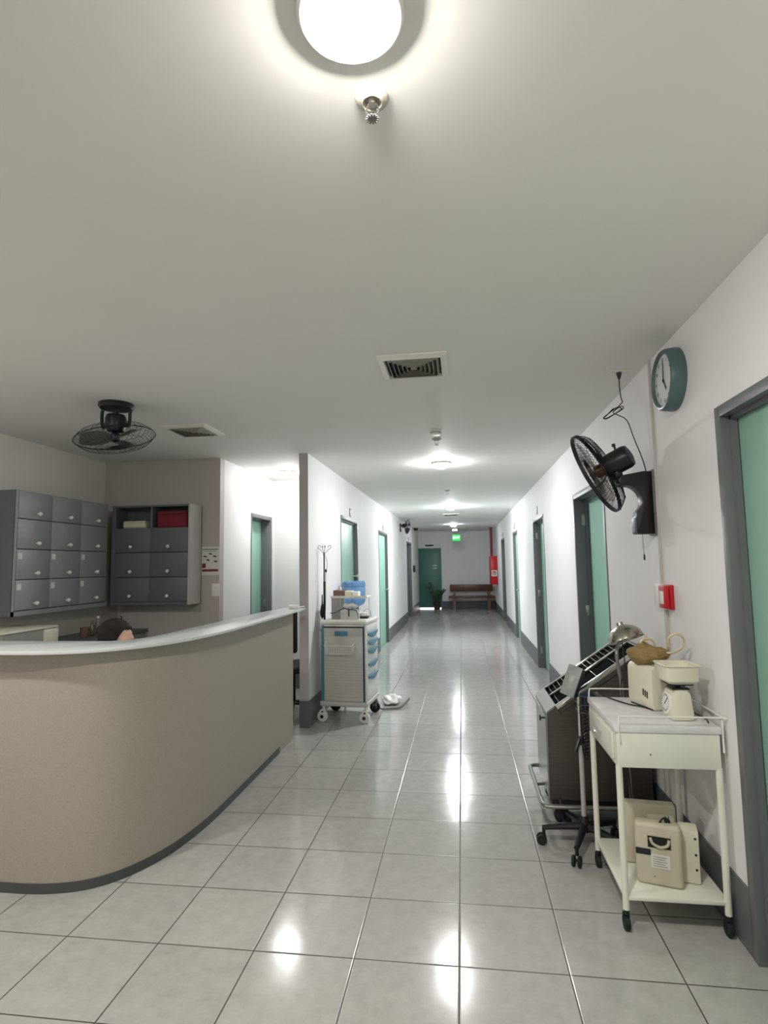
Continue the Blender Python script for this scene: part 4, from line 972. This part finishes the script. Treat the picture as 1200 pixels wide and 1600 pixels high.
o = MB().cyl((.965, 15.45, 1.702), (.965, 15.45, H), .038, n=18).cyl((.965, 15.45, H-.03), (.965, 15.45, H), .06, n=18).build('fire_riser_pipe', mat('dark_red_pipe', (128, 14, 26), .35)); tag(o, 'dark red pipe rising from the fire cabinet to the ceiling', 'pipe')
MB().cyl((-.10, .32, .08), (-.10, .32, .88), .016, n=12).box(-.11, -.09, .29, .32, .3, .32).build('thin_pipe', SEAL, fc)
ex = thing('exit_sign', 'green lit exit sign hanging from the corridor ceiling', 'exit sign', (-.09, 15.6, 2.30))
MB().box(-.13, .12, -.02, .02, -.10, .10, .004).build('panel', GREEN, ex)
text_mb('EXIT', .11, Matrix.Translation((-.005, -.0215, 0)) @ Matrix.Rotation(PI/2, 4, 'X')).build('letters', SIGNW, ex, 0)
MB().cyl((-.10, 0, .10), (-.10, 0, H-2.30), .005).cyl((.09, 0, .10), (.09, 0, H-2.30), .005).build('hanger_rod', STEEL, ex)
el = thing('emergency_light', 'small bright emergency light on the ceiling just above the exit sign', 'lamp', (-.11, 15.2, H))
MB().box(-.11, .11, -.05, .05, -.05, 0, .006).build('housing', GREY, el)
MB().box(-.09, .05, -.052, -.04, -.10, -.05, .006).build('lamp_lens', BULB, el)
# small fans, camera and switches on the left wall far away
sf = thing('wall_fan', 'small dark wall fan high on the left corridor wall far away', 'fan', (XL, 11.3, 2.42))
MB().box(0, .03, -.05, .05, -.14, .06, .006).build('bracket', BLACK, sf)
MB().tube(smooth_path([(.03, 0, 0), (.10, -.02, .03), (.14, -.05, .02)], 4), .016, 8).lathe([(.02, 0), (.05, .02), (.05, .10), (.03, .12)], (.07, -.02, .0), (.5, -.8, 0), 18).build('motor_housing', BLACK, sf)
q2 = Vector((0, 0, 1)).rotation_difference(Vector((.97, -.2, -.12)).normalized()); SM = Matrix.Translation((.19, -.09, -.03)) @ q2.to_matrix().to_4x4()
f2, b2 = wire_cage(.17, [(.03, .04), (.10, .04), (.17, 0)], [(.03, -.04), (.10, -.04), (.17, 0)], 20, .0022)
f2.tube([(.17*math.cos(k*PI/16), .17*math.sin(k*PI/16), 0) for k in range(32)], .006, 6, closed=True)
f2.xf(SM).build('front_guard', BLACKM, sf); b2.xf(SM).build('rear_guard', BLACKM, sf)
for b_ in blade_mb(.02, .15, .10, .4, 3): b_.xf(SM).build('blade', BLACK, sf)
o = MB().box(-.04, .04, -.05, .05, -.035, .035, .006).cyl((0, 0, .03), (0, 0, .10), .012).build('security_speaker', BLACK); o.location = (XL+.06, 12.2, H-.100); tag(o, 'small black box hanging from the ceiling just beyond the far left wall fan', 'speaker')
t = thing('dome_camera', 'dark dome camera on the ceiling at the far left corner', 'camera', (XL+.10, 14.85, H))
MB().lathe([(.075, 0), (.075, -.03), (.065, -.035)], n=24).build('base', BLACK, t)
MB().lathe([(.062, -.035), (.055, -.065), (.03, -.085), (.004, -.09)], n=24).build('dome', BLACK, t)
t = thing('light_switch', 'white switch plate on the left corridor wall beyond the second door', 'light switch', (XL, 10.7, 1.27))
MB().box(0, .008, -.06, .06, -.055, .055, .002).build('plate', WHITE, t); MB().box(.008, .013, -.02, .02, -.02, .02, .001).build('rocker', KNOB, t)
t = thing('hand_dispenser', 'small dark dispenser on the left wall beside the last left door', 'dispenser', (XL, 14.75, 1.37))
MB().box(0, .07, -.05, .05, -.09, .09, .01).build('body', INK, t); MB().box(.015, .055, -.03, .03, -.115, -.09, .004).build('nozzle', BLACK, t)

# ------------------------------------------------------------------ seated person behind the counter
def skin_mesh(V, E, root=0, sub=2):
    me = bpy.data.meshes.new('s'); me.from_pydata([v[0] for v in V], E, []); me.update()
    o = bpy.data.objects.new('s', me); COL.objects.link(o)
    md = o.modifiers.new('skin', 'SKIN'); md.use_smooth_shade = True; md.branch_smoothing = .6
    for i, v in enumerate(V):
        r = v[1]; me.skin_vertices[0].data[i].radius = (r, r) if not isinstance(r, tuple) else r
        me.skin_vertices[0].data[i].use_root = (i == root)
    ss = o.modifiers.new('sub', 'SUBSURF'); ss.levels = sub; ss.render_levels = sub
    dg = bpy.context.evaluated_depsgraph_get(); out = bpy.data.meshes.new_from_object(o.evaluated_get(dg))
    bpy.data.objects.remove(o); return out
def voxel(meshes, size):
    b = bmesh.new()
    for me in meshes: b.from_mesh(me)
    me = bpy.data.meshes.new('v'); b.to_mesh(me); b.free()
    o = bpy.data.objects.new('v', me); COL.objects.link(o)
    md = o.modifiers.new('r', 'REMESH'); md.mode = 'VOXEL'; md.voxel_size = size; md.use_smooth_shade = True
    sm = o.modifiers.new('s', 'SMOOTH'); sm.factor = .5; sm.iterations = 3
    dg = bpy.context.evaluated_depsgraph_get(); out = bpy.data.meshes.new_from_object(o.evaluated_get(dg)); bpy.data.objects.remove(o); return out
def largest(me):
    b = bmesh.new(); b.from_mesh(me); b.verts.ensure_lookup_table(); seen = set(); best = []
    for v in b.verts:
        if v.index in seen: continue
        st_ = [v]; comp = []; seen.add(v.index)
        while st_:
            x = st_.pop(); comp.append(x)
            for e in x.link_edges:
                o_ = e.other_vert(x)
                if o_.index not in seen: seen.add(o_.index); st_.append(o_)
        if len(comp) > len(best): best = comp
    keep = set(best); print('ISLAND', len(best), len(b.verts))
    bmesh.ops.delete(b, geom=[v for v in b.verts if v not in keep], context='VERTS')
    b.to_mesh(me); b.free(); return me
pr = thing('person', 'seated person with dark brown hair tied back, looking down behind the reception counter', 'person', (-2.13, 1.02, 0))
# person faces +x
z0 = -.05
V = [((-.08, 0, .50), .115), ((-.06, 0, .62), .105), ((-.03, 0, .76), .115), ((-.0, 0, .85), .105), ((.02, 0, .915), .05), ((.045, 0, .955), .046)]
E = [(0, 1), (1, 2), (2, 3), (3, 4), (4, 5)]
for s in (-1, 1):
    n = len(V); V += [((.0, s*.13, .885), .05), ((.02, s*.175, .86), .046), ((.07, s*.19, .74), .042), ((.12, s*.20, .665), .037), ((.23, s*.16, .765), .030), ((.335, s*.11, .782), .022)]
    E += [(3, n), (n, n+1), (n+1, n+2), (n+2, n+3), (n+3, n+4), (n+4, n+5)]
    n2 = len(V); V += [((-.03, s*.085, .47), .088), ((.17, s*.10, .48), .075), ((.34, s*.11, .47), .060), ((.345, s*.11, .28), .050), ((.33, s*.11, .09), .036), ((.36, s*.11, .045), .034), ((.44, s*.12, .028), .026)]
    E += [(0, n2), (n2, n2+1), (n2+1, n2+2), (n2+2, n2+3), (n2+3, n2+4), (n2+4, n2+5), (n2+5, n2+6)]
bodyme = skin_mesh(V, E)
# hands, palm down on the desk
hand_meshes = []
for s in (-1, 1):
    hb = MB(); wx, wy, wz = .33, s*.112, .782
    hb.ball((wx+.045, wy, wz-.003), .045, sx=1.05, sy=.9, sz=.36)
    for i, (dy, L_) in enumerate(((-.030, .062), (-.010, .074), (.010, .070), (.029, .054))):
        hb.tube(smooth_path([(wx+.05, wy+dy*.8, wz+.002), (wx+.085, wy+dy, wz+.004), (wx+.085+L_*.5, wy+dy*1.05, wz-.004), (wx+.085+L_*.9, wy+dy*1.05, wz-.018)], 3), [.0098]*4+[.009]*3+[.0082]*3, 8)
        hb.ball((wx+.085+L_*.9, wy+dy*1.05, wz-.018), .0082)
    hb.tube(smooth_path([(wx+.02, wy-s*.025, wz-.004), (wx+.05, wy-s*.052, wz-.008), (wx+.085, wy-s*.062, wz-.014)], 3), [.013, .012, .011, .0105, .010, .0095, .009], 8).ball((wx+.085, wy-s*.062, wz-.014), .009)
    me = bpy.data.meshes.new('h'); hb.bm.to_mesh(me); hb.bm.free(); hand_meshes.append(me)
# head: ellipsoids shaped into skull, jaw, nose, lips, ears; pitched forward
hd = MB()
hd.ball((-.012, 0, .055), .080, sx=1.14, sy=.93, sz=1.08, n=32)
hd.ball((.024, 0, .0), .062, sx=1.0, sy=.90, sz=1.25, n=28)
hd.ball((.052, 0, -.055), .030, sx=1, sy=1.1, sz=.8)
hd.ball((.058, 0, .065), .034, sx=.8, sy=1.6, sz=1.0)
hd.tube([(.083, 0, .035), (.094, 0, .012), (.103, 0, -.003)], [.008, .010, .012], 10).ball((.098, 0, -.006), .013).ball((.090, .011, -.008), .008).ball((.090, -.011, -.008), .008)
hd.ball((.083, 0, -.028), .010, sx=.8, sy=2.0, sz=.6).ball((.081, 0, -.036), .010, sx=.8, sy=1.7, sz=.7)
for s in (-1, 1):
    hd.ball((.066, s*.030, .03), .014, sx=.7).ball((.050, s*.045, .005), .024)
    hd.ball((-.005, s*.078, .015), .028, sx=.65, sy=.28, sz=1.05)
HM = Matrix.Translation((.052, 0, 1.028)) @ Matrix.Rotation(.42, 4, 'Y')
hd.xf(HM); me = bpy.data.meshes.new('hd'); hd.bm.to_mesh(me); hd.bm.free()
bme = largest(voxel([bodyme, me]+hand_meshes, .0065))
bme.materials.clear(); bme.materials.append(SKIN)
bo = bpy.data.objects.new('body', bme); COL.objects.link(bo); bo.parent = pr
# eyes and brows
g = MB()
for s in (-1, 1): g.ball((.0765, s*.030, .032), .0085, sx=.5, sz=.6)
g.xf(HM).build('eyes', WHITE, pr)
g = MB()
for s in (-1, 1): g.tube(smooth_path([(.078, s*.046, .050), (.086, s*.032, .056), (.087, s*.018, .052)], 3), .003, 6)
g.xf(HM).build('eyebrows', HAIR, pr)
# hair: cap swept back with strands, small bun tuft
ha = MB()
ha.ball((-.030, 0, .062), .094, sx=1.15, sy=1.0, sz=1.05, n=48)
for v in ha.bm.verts:
    p = v.co
    if p.x > .028:                        # open at the brow
        k = (p.x-.028); lim = .028+.9*max(0, p.z-.128); p.x = min(p.x, max(.028, lim))
    a_ = math.atan2(p.y, p.z-.06); v.co += Vector((0, p.y, p.z-.06)).normalized()*(math.sin(a_*34)*.0014)
ha.ball((-.125, 0, .045), .036, sx=.9, sy=1.05, sz=1.1, n=20)
for s in (-1, 1):
    for k in range(7):
        y = s*(.012+k*.012)
        ha.tube(smooth_path([(.040-.004*k, y*.8, .124-.007*k), (.0, y*1.0, .150-.006*k), (-.06, y*.9, .138-.006*k), (-.115, y*.4, .075)], 4), .006, 6)
ha.tube(smooth_path([(-.03, .0, .152), (-.04, .004, .172), (-.055, .004, .178)], 3), [.006, .005, .005, .004, .004, .003, .002], 6)
ha.xf(HM).build('hair', HAIR, pr, 180)
# clothing: a second, slightly larger skinned surface
V = [((-.08, 0, .52), .128), ((-.06, 0, .62), .118), ((-.03, 0, .76), .126), ((-.0, 0, .86), .112), ((.012, 0, .915), .066)]
E = [(0, 1), (1, 2), (2, 3), (3, 4)]
for s in (-1, 1):
    n = len(V); V += [((.0, s*.135, .882), .060), ((.02, s*.178, .855), .056), ((.05, s*.188, .79), .054), ((.07, s*.192, .74), .054)]
    E += [(3, n), (n, n+1), (n+1, n+2), (n+2, n+3)]
cm = voxel([skin_mesh(V, E)], .008); cm.materials.clear(); cm.materials.append(SCRUB)
o = bpy.data.objects.new('shirt', cm); COL.objects.link(o); o.parent = pr
V = [((-.08, 0, .50), .124)]; E = []
for s in (-1, 1):
    n = len(V); V += [((-.03, s*.085, .472), .096), ((.17, s*.10, .482), .083), ((.345, s*.11, .472), .069), ((.35, s*.11, .28), .060), ((.338, s*.11, .12), .05)]
    E += [(0, n), (n, n+1), (n+1, n+2), (n+2, n+3), (n+3, n+4)]
cm = voxel([skin_mesh(V, E)], .008); cm.materials.clear(); cm.materials.append(TROUS)
o = bpy.data.objects.new('trousers', cm); COL.objects.link(o); o.parent = pr
for s in (-1, 1):
    MB().ball((.405, s*.115, .038), .05, sx=1.6, sy=.85, sz=.72, n=20).box(.33, .48, s*.115-.035, s*.115+.035, 0, .014, .006).build('shoe', WHITE, pr)
st = thing('stool', 'round black swivel stool under the seated person', 'stool', (-2.20, 1.02, 0))
MB().lathe([(.17, .295), (.18, .305), (.18, .33), (.165, .343), (.01, .343)], n=36).build('seat', RUB, st)
MB().cyl((0, 0, .08), (0, 0, .296), .025).build('column', CHROME, st)
for k in range(5):
    a_ = k*2*PI/5; ca, sa = math.cos(a_), math.sin(a_)
    lg = MB().tube([(0, 0, .09), (ca*.24, sa*.24, .06)], [.018, .012], 8).build('base_leg', CHROME, st)
    MB().cyl((ca*.24-sa*.012, sa*.24+ca*.012, .025), (ca*.24+sa*.012, sa*.24-ca*.012, .025), .025, n=14).cyl((ca*.24, sa*.24, .03), (ca*.24, sa*.24, .06), .007, n=8).build('caster', RUB, lg)
